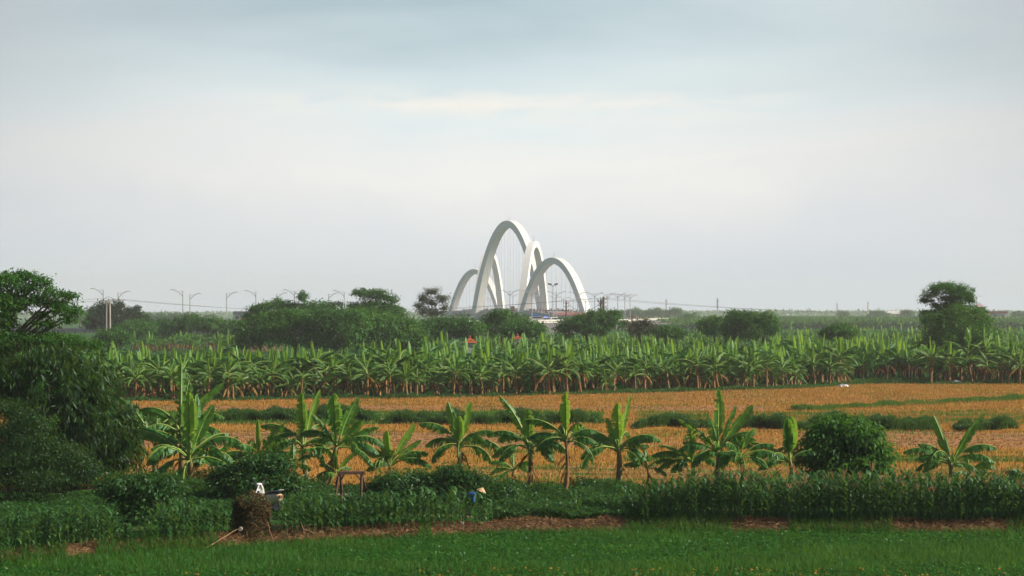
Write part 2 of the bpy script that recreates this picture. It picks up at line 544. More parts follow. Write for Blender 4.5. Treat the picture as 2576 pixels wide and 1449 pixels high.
M['plastic'] = solid('white_plastic_bag', (0.75, 0.75, 0.76), (0.6, 0.6, 0.62), 9, 0.4)
M['bird'] = solid('bird_feathers', (0.05, 0.05, 0.055), (0.03, 0.03, 0.035), 4, 0.8)

bl, bg_, bo = new_mat('blue_beacon_light')
em = bg_.n('ShaderNodeEmission')
em.inputs['Color'].default_value = (0.08, 0.2, 1, 1)
em.inputs['Strength'].default_value = 3
bg_.l(em.outputs[0], bo.inputs[0])
M['beacon'] = bl

# crowd: one colour per figure
m, gg, o = new_mat('crowd_clothing')
geo = gg.n('ShaderNodeNewGeometry')
col = gg.ramp(geo.outputs['Random Per Island'], [(0.0, (0.05, 0.04, 0.06)), (0.25, (0.12, 0.05, 0.06)), (0.45, (0.35, 0.3, 0.32)),
                                                 (0.6, (0.06, 0.07, 0.14)), (0.75, (0.5, 0.45, 0.3)), (0.9, (0.3, 0.06, 0.06)), (1.0, (0.6, 0.6, 0.6))], 'CONSTANT')
p = gg.n('ShaderNodeBsdfDiffuse')
gg.l(col, p.inputs['Color'])
gg.l(p.outputs[0], o.inputs[0])
M['crowd'] = m

# ground: earth, stubble, straw and weeds mixed by where each grows
m, gg, o = new_mat('ground_cover')
at = gg.n('ShaderNodeVertexColor')
at.layer_name = 'cover'
sp = gg.n('ShaderNodeSeparateColor')
gg.l(at.outputs['Color'], sp.inputs[0])
geo = gg.n('ShaderNodeNewGeometry')
pos = geo.outputs['Position']
nf = gg.noise(gg.mapping(pos, (1, 0.6, 1)), 3.0, 6, 0.7)
nm = gg.noise(gg.mapping(pos, (0.35, 1, 1)), 0.45, 5, 0.6)
nl_ = gg.noise(gg.mapping(pos, (0.1, 0.35, 1)), 0.25, 4, 0.6)
earth = gg.ramp(nf, [(0.3, (0.05, 0.034, 0.022)), (0.5, (0.17, 0.11, 0.065)), (0.75, (0.34, 0.23, 0.14))])
stub = gg.ramp(gg.m('ADD', gg.m('MULTIPLY', nf, 0.55), gg.m('MULTIPLY', nm, 0.45)),
               [(0.32, (0.16, 0.08, 0.02)), (0.5, (0.36, 0.18, 0.04)), (0.68, (0.52, 0.28, 0.07))])
straw = gg.ramp(nf, [(0.3, (0.13, 0.06, 0.03)), (0.5, (0.36, 0.19, 0.09)), (0.72, (0.62, 0.38, 0.2))])
green = gg.ramp(nf, [(0.25, (0.012, 0.045, 0.012)), (0.55, (0.03, 0.10, 0.02)), (0.8, (0.08, 0.17, 0.03))])


def soft(mask, nz, sharp=3.0):
    return gg.m('MULTIPLY', gg.m('ADD', gg.m('SUBTRACT', mask, 0.5), gg.m('MULTIPLY', gg.m('SUBTRACT', nz, 0.5), 1.6)), sharp, False)


def cl(x):
    return gg.m('ADD', x, 0.5, clamp=True)


c = gg.mix(cl(soft(sp.outputs[0], nm)), earth, stub)
c = gg.mix(cl(soft(sp.outputs[2], nl_)), c, straw)
c = gg.mix(cl(soft(sp.outputs[1], nm)), c, green)
di = gg.n('ShaderNodeBsdfDiffuse')
gg.l(c, di.inputs['Color'])
bp = gg.n('ShaderNodeBump')
bp.inputs['Strength'].default_value = 0.8
bp.inputs['Distance'].default_value = 0.12
gg.l(nf, bp.inputs['Height'])
gg.l(bp.outputs[0], di.inputs['Normal'])
gg.l(di.outputs[0], o.inputs[0])
M['ground'] = m

# ---------------------------------------------------------------- ground sheet
rows = np.concatenate([np.arange(-40, 60, 2.0), np.arange(60, 92, 0.22), np.arange(92, 232, 0.7),
                       232 * (5200 / 232) ** np.linspace(0, 1, 140)])
cu = np.linspace(-1.15, 1.15, 420)
sd_ = np.linspace(0.02, 1, 14) ** 1.6
edge = 0.257 * np.maximum(rows, 10) + 6
XX = cu[None] * edge[:, None]
LX = -1.15 * edge[:, None] - sd_[::-1][None] * (2400 - 1.15 * edge[:, None])
RX = 1.15 * edge[:, None] + sd_[None] * (2400 - 1.15 * edge[:, None])
GX = np.concatenate([LX, XX, RX], 1)
GY = np.repeat(rows[:, None], GX.shape[1], 1)
GZ = gz(GX, GY)
nr, nc = GX.shape
ii = np.arange(nr - 1)[:, None] * nc
jj = np.arange(nc - 1)[None]
q = np.stack([ii + jj, ii + jj + 1, ii + nc + jj + 1, ii + nc + jj], -1).reshape(-1, 4)
PXg = CX + GX / np.maximum(GY, 12) * F
_ex = [-3000, 150, 600, 1000, 1500, 1800, 2080, 2150, 2200, 2576, 5000]
_ey = [1012, 1012, 1006, 1001, 991, 983, 974, 966, 966, 966, 966]


def edgeD(px):
    return H * F / (np.interp(px, _ex, _ey) - HY)


def pyof(x, y):
    return HY + H * F / np.maximum(y, 12)


def bandf(v, a, b, s):
    return smooth(a - s, a + s, v) * (1 - smooth(b - s, b + s, v))


def cover(x, y):
    px = CX + x / np.maximum(y, 12) * F
    py = pyof(x, y)
    f = foot(px)
    eD = edgeD(px)
    stubble = smooth(88, 95, y + 2 * vnoise(x * 0.3, y * 0.2, 8)) * (1 - smooth(eD - 4, eD + 1, y))
    green = np.zeros_like(x)
    green = np.maximum(green, 1.0 * (y < f - 0.1))                                   # wet field in front
    green = np.maximum(green, 0.75 * bandf(y, f + 1.2, 90, 0.6))
    green = np.maximum(green, 0.22 * bandf(y, f - 0.2, f + 1.4, 0.1) * (1 - bandf(px, 870, 1900, 80)))
    green = np.maximum(green, 0.62 * bandf(py, 1146, 1166, 5) * smooth(1500, 1600, px))
    green = np.maximum(green, 0.5 * bandf(py, 1132, 1144, 5) * smooth(950, 1050, px) * (1 - smooth(1350, 1450, px)))
    green = np.maximum(green, 0.42 * bandf(py, 1165, 1235, 10) * smooth(850, 950, px))
    green = np.maximum(green, 0.35 * bandf(py, 1080, 1100, 6))
    green = np.maximum(green, 0.85 * bandf(py, 1034, 1068, 5) * (bandf(px, 300, 1520, 12) + bandf(px, 1600, 1790, 20) * 0.7 + 0.6 * smooth(1840, 1870, px)))
    line = np.interp(px, [2000, 2300, 2576], [1032, 1014, 1003])
    green = np.maximum(green, 0.7 * bandf(py, line - 3, line + 3, 3) * smooth(1980, 2100, px))
    green = np.maximum(green, 0.85 * smooth(eD - 2.5, eD + 1, y) * (y < 1200))
    green = np.maximum(green, 0.9 * (y > 560))
    straw = bandf(py, 1082, 1128, 7) * (0.75 - 0.3 * bandf(px, 1500, 2000, 80))
    straw = np.maximum(straw, 0.7 * bandf(py, 1020, 1034, 4) * (1 - smooth(1900, 2000, px)))
    straw = np.maximum(straw, 0.55 * bandf(py, 1172, 1210, 8))
    straw = np.maximum(straw, 0.45 * bandf(py, 985, 1012, 6) * smooth(1500, 1700, px))
    straw = straw * (y > 88)
    brown = bandf(py, 868, 884, 3) * bandf(px, 560, 710, 10)
    green = np.maximum(green, 0.2 * stubble)
    green = green * (1 - brown)
    return np.clip(np.stack([stubble, green, straw, np.ones_like(x)], -1), 0, 1)


mb = MB().add(np.stack([GX, GY, GZ], -1).reshape(-1, 3), q)
ground = mb.build('ground', M['ground'], smooth_=True)
tag(ground, kind='structure')
ca = ground.data.color_attributes.new('cover', 'FLOAT_COLOR', 'POINT')
ca.data.foreach_set('color', cover(GX, GY).reshape(-1, 4).astype(np.float32).ravel())

# ---------------------------------------------------------------- bridge (far, large)
FEET = {'R1': (1483, 1100), 'L1': (1310, 1180), 'R2': (1373, 1270), 'L2': (1195, 1372), 'R3': (1265, 1450), 'L3': (1131, 1540)}
ARCH = [  # left foot, right foot, apex y (outer edge of rib), rib depth at crown, label
    ('L1', 'R1', 648, 3.4, 3.8, 'low arch nearest the viewer, rightmost of the five'),
    ('L1', 'R2', 607, 3.6, 3.8, 'middle height arch right of the tallest one'),
    ('L2', 'R2', 555, 4.4, 4.6, 'tallest arch in the centre of the bridge'),
    ('L2', 'R3', 630, 3.6, 3.8, 'middle height arch partly behind the tallest one'),
    ('L3', 'R3', 677, 3.4, 3.8, 'low arch at the far left end'),
]


def deck_axis(D):
    return 6.0 - 0.143 * (D - 1270)


def deck_z(D):
    return 9.6 - 4.6 * smooth(0, 1, (1210 - D) / 230) - 1.0 * smooth(0, 1, (D - 1500) / 400)


bx, by = deck_axis(1270), 1270
bridge = empty('arch_bridge', (bx, by, 0))
tag(bridge, 'white bridge of five tall crossing arches rising over the horizon', 'bridge')
BO = np.array([bx, by, 0.0])
for (lf, rf, ay, wc, dep, lab) in ARCH:
    A = np.array([W(*FEET[lf]), FEET[lf][1], 1.0])
    B = np.array([W(*FEET[rf]), FEET[rf][1], 1.0])
    mid = (A + B) / 2
    ztop = zat(ay, mid[1])
    n = 64
    s = np.linspace(-1, 1, n + 1)
    hc = ztop - wc / 2 - 1.0
    # quadratic rib with slightly fuller shoulders
    prof = 1 - (0.9 * np.abs(s) ** 2 + 0.1 * np.abs(s) ** 4)
    ctr = mid[None] + (B - A)[None] / 2 * s[:, None]
    ctr[:, 2] = 1.0 + hc * prof
    hdir = (B - A) / np.linalg.norm(B - A)
    nrm = np.array([hdir[1], -hdir[0], 0])
    tan = np.gradient(ctr, axis=0)
    tan /= np.linalg.norm(tan, axis=1)[:, None]
    up = np.cross(nrm, tan)
    up *= np.where(up[:, 2:3] < 0, -1, 1)
    up[0], up[-1] = up[0] * np.sign(up[1] @ up[0]), up[-1] * np.sign(up[-2] @ up[-1])
    wd = wc * (1 + 0.62 * np.abs(s) ** 1.5)
    dd = dep * (1 + 0.12 * np.abs(s))
    V = np.stack([ctr + up * wd[:, None] / 2 * a + nrm * dd[:, None] / 2 * b for a, b in ((-1, -1), (1, -1), (1, 1), (-1, 1))], 1) - BO
    i = np.arange(n)[:, None] * 4
    j = np.arange(4)[None]
    qq = np.stack([i + j, i + (j + 1) % 4, i + 4 + (j + 1) % 4, i + 4 + j], -1).reshape(-1, 4)
    ab = MB().add(V.reshape(-1, 3), np.concatenate([qq, [[0, 3, 2, 1]], [[n * 4, n * 4 + 1, n * 4 + 2, n * 4 + 3]]]))
    arch = ab.build('arch', M['conc'], bridge)
    arch['label'] = 'white ' + lab
    mm = MB().tube([ctr[n // 2] - BO + [0, 0, wc / 2 - .2], ctr[n // 2] - BO + [0, 0, wc / 2 + 3.4]], 0.14, 5)
    mm.build('mast', M['steel'], arch)
    nck = 16 if wc > 4 else 10
    for k in np.linspace(-0.62, 0.62, nck):
        p0 = ctr[int(round((k + 1) / 2 * n))].copy()
        p0[2] -= wc / 2
        p1 = p0.copy()
        # cables drop to the edge girder under the rib
        ax_ = deck_axis(p0[1])
        p1[0] = np.clip(p0[0], ax_ - 12.5, ax_ + 12.5) * 0.6 + p0[0] * 0.4
        p1[2] = deck_z(p1[1]) + 0.3
        MB().tube([p0 - BO, p1 - BO], 0.055, 4, cap=False).build('cable', M['cable'], arch)

Ds = np.linspace(985, 1720, 60)
db = MB()
sec = [(-13, -0.2), (-13, 1.1), (-12.6, 1.1), (-12.6, 0), (12.6, 0), (12.6, 1.1), (13, 1.1), (13, -0.2), (12.5, -1.2), (7, -2.6), (-7, -2.6), (-12.5, -1.2)]
V = []
for D in Ds:
    for (a, b) in sec:
        V.append((deck_axis(D) + a, D, deck_z(D) + b))
ns = len(sec)
i = np.arange(len(Ds) - 1)[:, None] * ns
j = np.arange(ns)[None]
db.add(np.array(V) - BO, np.stack([i + j, i + (j + 1) % ns, i + ns + (j + 1) % ns, i + ns + j], -1).reshape(-1, 4))
db.build('deck', M['deckc'], bridge)
rb = MB()
for sgn in (-1, 1):
    for D in np.arange(990, 1700, 3.2):
        a0 = np.array([deck_axis(D) + sgn * 13.15, D, deck_z(D) - 1.1]) - BO
        a1 = np.array([deck_axis(D + 1.6) + sgn * 13.15, D + 1.6, deck_z(D + 1.6) + 1.0]) - BO
        a2 = np.array([deck_axis(D + 3.2) + sgn * 13.15, D + 3.2, deck_z(D + 3.2) - 1.1]) - BO
        rb.tube([a0, a1], 0.13, 4, cap=False)
        rb.tube([a1, a2], 0.13, 4, cap=False)
    for h in (-1.1, 1.0):
        rb.tube([np.array([deck_axis(D) + sgn * 13.15, D, deck_z(D) + h]) - BO for D in Ds], 0.17, 4)
rb.build('railing', M['white'], bridge)
for D in (1030, 1090, 1180, 1275, 1375, 1460, 1545, 1640):
    pb = MB()
    for sgn in (-1, 1):
        zt = deck_z(D) - 2.1
        pb.box(np.array([deck_axis(D) + sgn * 6, D, zt / 2 - 1.5]) - BO, (3.2, 3, zt + 3))
    pb.box(np.array([deck_axis(D), D, deck_z(D) - 3.0]) - BO, (17, 3.6, 1.2))
    pb.build('pier', M['deckc'], bridge)
# ---------------------------------------------------------------- road with lamps
LX_ = [(1180, 690), (1283, 735), (1338, 765), (1400, 795), (1453, 824), (1496, 850), (1529, 878), (1554, 905), (1572, 935), (1585, 968),
       (1600, 1020), (1640, 1080), (1720, 1150), (1900, 1230)]
RP = np.array([(W(px, D), D) for px, D in LX_])


def road_pt(t):
    k = np.arange(len(RP))
    return np.array([np.interp(t, k, RP[:, 0]), np.interp(t, k, RP[:, 1])])


ts = np.linspace(0, len(RP) - 1, 90)
cl_ = np.array([road_pt(t) for t in ts])
tn = np.gradient(cl_, axis=0)
tn /= np.linalg.norm(tn, axis=1)[:, None]
nn = np.stack([tn[:, 1], -tn[:, 0]], 1)


def rz_(y):
    return 4.6 + 0.3 * smooth(700, 1000, y)


emb = MB()
sec = [(-17, -8), (-10, 0), (-9.5, 0.0), (9.5, 0.0), (10, 0), (17, -8)]
V = np.array([[(cl_[k, 0] + nn[k, 0] * a, cl_[k, 1] + nn[k, 1] * a, rz_(cl_[k, 1]) + b) for a, b in sec] for k in range(len(ts))])
ns = len(sec)
i = np.arange(len(ts) - 1)[:, None] * ns
j = np.arange(ns - 1)[None]
emb.add(V.reshape(-1, 3), np.stack([i + j, i + j + 1, i + ns + j + 1, i + ns + j], -1).reshape(-1, 4))
rd = emb.build('road', M['road'])
tag(rd, kind='structure')
rail = MB()
for a in (-9.7, 9.7):
    pts = [(cl_[k, 0] + nn[k, 0] * a, cl_[k, 1] + nn[k, 1] * a, rz_(cl_[k, 1]) + 0.75) for k in range(len(ts))]
    rail.tube(pts, 0.22, 4)
    rail.tube([(p[0], p[1], p[2] - 0.6) for p in pts], 0.28, 4)
    for p in pts[::1]:
        rail.box((p[0], p[1], p[2] - 0.35), (0.2, 0.2, 0.8))
tag(rail.build('guard_rail', M['wall']), 'long pale guard rail along the raised approach road', 'guard rail')


# left road on its low bank behind the bushes
lp = np.array([(W(px, D), D) for px, D in ((-300, 1000), (260, 860), (480, 800), (650, 770), (870, 740), (1180, 690))])
lb = MB()
V = []
for k, (x, y) in enumerate(lp):
    z = 1.2 + 3.4 * k / 5
    for a, b in ((-14, -5), (-8, 0), (8, 0), (14, -5)):
        V.append((x + a * 0.2, y + a, z + b))
i = np.arange(5)[:, None] * 4
j = np.arange(3)[None]
lb.add(V, np.stack([i + j, i + j + 1, i + 4 + j + 1, i + 4 + j], -1).reshape(-1, 4))
tag(lb.build('road', M['road']), kind='structure')


def lamp(arms, tall, armlen, side=1):
    """street lamp pieces as (pole, arms, heads)"""
    p = MB().tube([(0, 0, -0.4), (0, 0, 0.6), (0, 0, tall)], [0.26, 0.22, 0.15], 6)
    dirs = (-1, 1) if arms == 2 else (side,)
    parts = [('pole', p)]
    for d in dirs:
        t = np.linspace(0, 1, 8)
        a = MB().tube(np.stack([d * armlen * t ** 1.2, 0 * t, tall - 1.9 + 2.0 * np.sin(t * 1.35) + 0.25 * t], 1), 0.12, 5)
        a.tube(np.stack([d * armlen * 0.45 * t, 0 * t, tall - 0.2 + 0.05 * t], 1), 0.05, 4)
        parts.append(('arm', a))
        hx = d * armlen
        hz = tall - 1.9 + 2.0 * math.sin(1.35) + 0.27
        hd = MB().box((hx + d * 0.35, 0, hz), (1.5, 0.4, 0.24), taper=0.6)
        parts.append(('lamp_head', hd))
    return [(nm_, b_.mesh(nm_, M['steel'])) for nm_, b_ in parts]


LAMP2 = lamp(2, 12.4, 2.9)
LAMPL = lamp(1, 11.6, 2.9, -1)
LAMPR = lamp(1, 11.0, 2.7, 1)


def put(parts, name, loc, rz, label, cat, group, sc=1.0):
    r = empty(name, loc, rz)
    r.scale = (sc, sc, sc)
    tag(r, label, cat, group)
    for nm_, me in parts:
        o = bpy.data.objects.new(nm_, me)
        o.parent = r
        C.objects.link(o)
    return r


ordw = ['first', 'second', 'third', 'fourth', 'fifth', 'sixth', 'seventh', 'eighth', 'ninth', 'tenth', 'eleventh', 'twelfth']
for k, (px, ty) in enumerate([(1283, 730), (1338, 731.5), (1400, 733.5), (1453, 735), (1496, 736.5), (1529, 738), (1554, 738.5), (1572, 740), (1585, 741.5)]):
    D = LX_[k + 1][1]
    x = W(px, D)
    z0 = rz_(D)
    top = zat(ty, D)
    put(LAMP2, 'street_lamp', (x, D, z0), R.uniform(-0.1, 0.1),
        f'tall double-armed street lamp, {ordw[k]} from the left in the nearer row right of the arches' if k else
        'tall double-armed street lamp just left of centre under the tallest arch', 'street lamp', 'double-armed lamps on the approach road', (top - z0) / 12.7)
for k, (px, ty, D) in enumerate([(1182, 772, 1500), (1203, 765, 1440), (1218, 753, 1380), (1233, 749, 1330), (1290, 741, 1240), (1344, 742, 1190), (1365, 744, 1160),
                                 (1397, 746, 1120), (1418, 748, 1090), (1442, 749, 1060), (1473, 751, 1030), (1515, 752, 1010)]):
    z0 = deck_z(D)
    x = W(px, D)
    top = zat(ty, D)
    z0 = min(z0, top - 6)
    put(LAMP2, 'street_lamp', (x, D, z0 - 1.0), 0.1, f'faint double-armed street lamp, {ordw[k]} from the left in the farther row through the arches',
        'street lamp', 'double-armed lamps on the bridge', max((top - z0 + 1.0), 8) / 12.7)
for k, (px, ty, rgt) in enumerate([(260, 726, 0), (297, 733, 1), (460, 729, 0), (478, 738, 1), (570, 735, 1), (644, 731, 0), (696, 737, 1), (741, 729, 0), (827, 737, 1), (866, 731, 0)]):
    D = float(np.interp(px, [260, 480, 650, 870], [860, 800, 770, 740])) + (18 if rgt else 0)
    x = W(px, D)
    z0 = 1.2 + 3.4 * np.interp(px, [260, 870], [0.2, 0.8])
    top = zat(ty, D)
    put(LAMPR if rgt else LAMPL, 'street_lamp', (x, D, z0), 0, f'slim single-armed street lamp, {ordw[k]} from the left above the trees, arm pointing {"right" if rgt else "left"}',
        'street lamp', 'single-armed lamps on the left road', (top - z0) / (11.3 if rgt else 11.9))

# floodlight mast
D = 790
x = W(1391, D)
fm = empty('floodlight_mast', (x, D, rz_(D)))
tag(fm, 'tall mast with a cluster of floodlights standing in front of the arches', 'floodlight mast')
tz = zat(717, D) - rz_(D)
MB().tube([(0, 0, -1), (0, 0, tz)], [0.24, 0.13], 6).build('pole', M['steel'], fm)
MB().box((0, 0, tz - 0.3), (2.6, 0.2, 0.16)).build('crossbar', M['steel'], fm)
for dx in (-1.6, -0.9, 0.9, 1.6):
    MB().box((dx, -0.2, tz + 0.1 + 0.2 * abs(dx)), (0.62, 0.35, 0.62), rz=0.5 * np.sign(dx)).build('floodlight', M['black'], fm)

# ---------------------------------------------------------------- utility poles and wires
def wire(name, pts, sag, r, label):
    b = MB()
    for a, c_ in zip(pts[:-1], pts[1:]):
        a, c_ = np.array(a), np.array(c_)
        t = np.linspace(0, 1, 22)[:, None]
        P = a + (c_ - a) * t
        P[:, 2] -= sag * 4 * t[:, 0] * (1 - t[:, 0])
        b.tube(P, r, 4)
    return tag(b.build(name, M['wire']), label, 'wire')


D = 380
xp = W(272, D)
up_ = empty('utility_pole', (xp, D, 0))
tag(up_, 'twin concrete utility pole with a crossarm in front of the dark trees at left', 'utility pole')
pz = zat(756, D)
for dx in (-0.28, 0.30):
    MB().tube([(dx * 1.3, 0, -0.3), (dx, 0, pz)], [0.26, 0.17], 8).build('pole', M['pole'], up_)
cb = MB().box((0.2, 0, pz - 0.1), (4.4, 0.16, 0.16))
cb.tube([(-1.6, 0, pz - 0.1), (0.1, 0, pz + 0.75), (1.9, 0, pz - 0.1)], 0.05, 4)
cb.build('crossarm', M['pole'], up_)
for dx in (-2.0, -0.9, 0.1, 1.1, 2.1):
    MB().lathe([(0, 0), (0.09, 0.02), (0.13, 0.1), (0.06, 0.18), (0.11, 0.28), (0, 0.36)], 6, c=(dx, 0, pz)).build('insulator', M['black'], up_)
wire('overhead_wire', [(W(-200, 300), 300, zat(725, 300)), (xp - 1.8, D, pz + 0.4), (W(1100, 640), 640, zat(786, 640))], 1.2, 0.028, 'upper thin wire running from the twin pole across the sky at left')
wire('overhead_wire', [(W(-200, 304), 304, zat(733, 304)), (xp + 2.0, D, pz + 0.3), (W(1100, 650), 650, zat(790, 650))], 1.2, 0.028, 'lower thin wire running from the twin pole across the sky at left')


def bpole(px, py, D, r, n_arm, label):
    x = W(px, D)
    z0 = gz1(x, D)
    e = empty('utility_pole', (x, D, z0))
    tag(e, label, 'utility pole')
    zt = zat(py, D) - z0
    MB().tube([(0, 0, -0.3), (0.03, 0, zt)], [r * 1.25, r * 0.85], 7).build('pole', M['polebrown'], e)
    b = MB()
    for k in range(n_arm):
        b.box((0.05, 0, zt - 0.5 - 0.9 * k), (1.5 - 0.3 * (k % 2), 0.12, 0.12))
        for dx in (-0.6, 0.6):
            b.box((dx, 0, zt - 0.3 - 0.9 * k), (0.1, 0.1, 0.3))
    b.build('crossarm', M['polebrown'], e)
    return np.array([x, D, zt + z0])


a1 = bpole(1424, 757, 470, 0.2, 3, 'brown utility pole standing alone under the right low arch')
a2 = bpole(1511, 753, 440, 0.19, 2, 'shorter left one of two brown utility poles by the ragged tree')
a3 = bpole(1518, 746, 440, 0.26, 3, 'thicker taller one of two brown utility poles by the ragged tree')
bpole(1590, 792, 430, 0.17, 1, 'short brown post poking above the low trees right of the road')
b = MB()
for k in range(5):
    b.tube([a2 + [0, 0, -1.4], a2 + [0.9 * math.cos(k * 1.3), 0.4 * math.sin(k), -0.1]], 0.06, 4)
o = b.build('junction_cluster', M['polebrown'], [x for x in bpy.data.objects if x.get('label', '').startswith('shorter left one')][0])
o.location = (-a2[0], -440, -gz1(a2[0], 440))
wire('overhead_wire', [a1 + [0, 0, -0.3], a2 + [0, 0, -0.8]], 1.9, 0.045, 'thick sagging cable slung between two brown poles right of the arches')
wire('overhead_wire', [(W(900, 640), 640, zat(787, 640)), a1 + [0, 0, 0.1], a3 + [0, 0, -0.6], (W(2140, 520), 520, zat(786, 520))], 0.5, 0.03, 'long thin wire crossing the arches and falling to the right')
wire('overhead_wire', [(W(900, 645), 645, zat(783, 645)), a3 + [0.4, 0, -0.3], (W(2160, 525), 525, zat(788, 525))], 0.5, 0.028, 'second long thin wire just above, falling to the trees at right')

# antenna masts and chimneys far away
for px, py, D, r, mat, nm_, lab in ((1676, 752, 1500, 0.45, 'steel', 'antenna_mast', 'thin faint antenna mast left of the round distant tree'),
                                    (1805, 749, 1300, 0.5, 'steel', 'antenna_mast', 'thin antenna mast rising beside the dense green tree right of centre'),
                                    (2106, 763, 2300, 1.0, 'pole', 'chimney_stack', 'dim grey chimney on the right horizon'),
                                    (2184, 760, 2300, 1.1, 'wall', 'chimney_stack', 'bright cream chimney on the right horizon')):
    x = W(px, D)
    z0 = gz1(x, D)
    e = empty(nm_, (x, D, z0))
    tag(e, lab, nm_.replace('_', ' ').split()[0] + (' mast' if 'mast' in nm_ else ''))
    zt = zat(py, D) - z0
    MB().tube([(0, 0, -1), (0, 0, zt)], [r, r * 0.6], 8).build('shaft' if 'chim' in nm_ else 'mast', M[mat], e)
    b = MB()
    if 'chim' in nm_:
        b.lathe([(r * 0.9, zt - 1.2), (r * 0.95, zt - 1), (r * 0.95, zt - 0.2), (r * 0.5, zt)], 10)
        b.build('rim', M['pole'], e)
    else:
        for k in range(5):
            b.box((0, 0, zt - 1.5 - 1.3 * k), (1.6 - 0.15 * k, 1.0, 0.5))
        b.build('antenna', M['steel'], e)

# ---------------------------------------------------------------- buildings
def house(px0, px1, ytop, ybot, D, depth, wallm, roofm, label, kind='gable', cat='house', name='house', storeys=2):
    x0, x1 = W(px0, D), W(px1, D)
    w = x1 - x0
    xm = (x0 + x1) / 2
    z0 = gz1(xm, D)
    zt = zat(ytop, D)
    zb = zat(ybot, D)       # eaves
    e = empty(name, (xm, D, z0))
    tag(e, label, cat)
    hw = zb - z0
    MB().box((0, 0, hw / 2 - 0.5), (w * 0.92, depth, hw + 1)).build('wall', M[wallm], e)
    b = MB()
    h = zt - zb
    hx, hy = w / 2, depth / 2 + 0.6
    if kind == 'gable':
        V = [(-hx, -hy, hw), (hx, -hy, hw), (hx, hy, hw), (-hx, hy, hw), (-hx, 0, hw + h), (hx, 0, hw + h)]
        b.add(V, [(0, 1, 5, 4), (2, 3, 4, 5), (0, 3, 2, 1)], [(0, 4, 3), (1, 2, 5)])
    elif kind == 'hip':
        V = [(-hx, -hy, hw), (hx, -hy, hw), (hx, hy, hw), (-hx, hy, hw), (-hx * .12, 0, hw + h), (hx * .12, 0, hw + h)]
        b.add(V, [(0, 1, 5, 4), (2, 3, 4, 5), (0, 3, 2, 1)], [(0, 4, 3), (1, 2, 5)])
    else:
        b.box((0, 0, hw + h / 2), (w, depth + 1, h))
    b.build('roof', M[roofm], e)
    nw = max(2, int(w / 3.5))
    for sx in range(nw):
        for st in range(storeys):
            zc = hw - 1.6 - 3.0 * st
            if zc > 0.8:
                xc = (sx + 0.5) / nw * w * 0.9 - w * 0.45
                MB().box((xc, -depth / 2 - 0.02, zc), (1.1, 0.12, 1.3)).build('window', M['glass'], e)
    return e


house(589, 628, 783, 791, 900, 8, 'wall', 'slate', 'white house with a slate-blue flat roof beyond the left trees', 'flat')
house(604, 640, 799, 803, 860, 7, 'pink', 'tilefar', 'low red-roofed shed below the white house at left', 'gable', 'shed', 'shed', 1)
house(1395, 1470, 786, 793, 1000, 9, 'wall', 'tilefar', 'long low house with a dull red roof right of the near arch foot', 'gable')
house(1470, 1545, 789, 795, 1060, 9, 'wall', 'tilefar', 'red-roofed low house seen between the brown utility poles', 'gable')
house(1200, 1232, 778, 784, 1900, 12, 'wall', 'wall', 'pale flat-topped house beyond the bridge left of centre', 'flat')
house(2486, 2530, 783, 788, 1150, 10, 'wall', 'tilefar', 'small house with a bright red roof on the right horizon', 'flat')
house(2454, 2474, 762, 772, 1150, 7, 'pink', 'pink', 'narrow pink tower house behind the flat-topped tree at right', 'hip', 'house', 'house', 4)
house(2218, 2268, 782, 789, 2000, 20, 'wall', 'wall', 'long white warehouse on the horizon left of the flat-topped tree', 'gable', 'warehouse', 'warehouse', 1)
house(2190, 2226, 783, 788, 2000, 20, 'tilefar', 'tilefar', 'dull red barn on the horizon beside the white warehouse', 'gable', 'barn', 'barn', 1)
house(1545, 1562, 788, 797, 900, 6, 'tilefar', 'slate', 'tiny dark red kiosk beside the approach road', 'flat', 'kiosk', 'kiosk', 1)

# billboard by the arch
D = 1000
x = W(1289, D)
e = empty('billboard', (x, D, 4.0))
tag(e, 'red and black roadside billboard beside the foot of the arches', 'billboard')
MB().box((0, 0, zat(777, D) - 4.0), (2.3, 0.4, 2.6)).build('panel', M['billred'], e)
for dx in (-0.7, 0.7):
    MB().tube([(dx, 0.3, -4), (dx, 0.3, 5.4)], 0.12, 6).build('post', M['steel'], e)


def pavilion(px, ytop, yeave, D, wpx, label):
    x = W(px, D)
    e = empty('pavilion', (x, D, 0))
    tag(e, label, 'pavilion')
    hw = wpx * D / F / 2
    zt, ze = zat(ytop, D), zat(yeave, D)
    b = MB()
    for (a0, a1, r0, r1) in ((ze, ze + (zt - ze) * 0.28, 1.15, 0.8), (ze + (zt - ze) * 0.38, zt - 0.25, 0.85, 0.07)):
        t = np.linspace(0, 1, 6)
        for i in range(5):
            f0, f1 = t[i], t[i + 1]
            ra, rb_ = hw * (r0 + (r1 - r0) * f0 ** 0.75), hw * (r0 + (r1 - r0) * f1 ** 0.75)
            za, zb = a0 + (a1 - a0) * f0, a0 + (a1 - a0) * f1
            V = [(-ra, -ra, za), (ra, -ra, za), (ra, ra, za), (-ra, ra, za), (-rb_, -rb_, zb), (rb_, -rb_, zb), (rb_, rb_, zb), (-rb_, rb_, zb)]
            b.add(V, [(0, 1, 5, 4), (1, 2, 6, 5), (2, 3, 7, 6), (3, 0, 4, 7)])
    b.lathe([(0.02, zt - 0.35), (0.12, zt - 0.25), (0.16, zt - 0.12), (0.08, zt - 0.02), (0.1, zt + 0.06), (0.0, zt + 0.16)], 8)
    b.build('roof', M['tile'], e)
    w = MB().box((0, 0, ze / 2), (hw * 1.6, hw * 1.6, ze + 0.1))
    w.build('wall', M['wall'], e)


pavilion(1182, 846, 862, 262, 32, 'small shrine pavilion with a two-tier red tiled roof above the banana leaves')
pavilion(1302, 841, 852, 300, 20, 'second smaller red tiled roof, just right of the pavilion, among banana leaves')

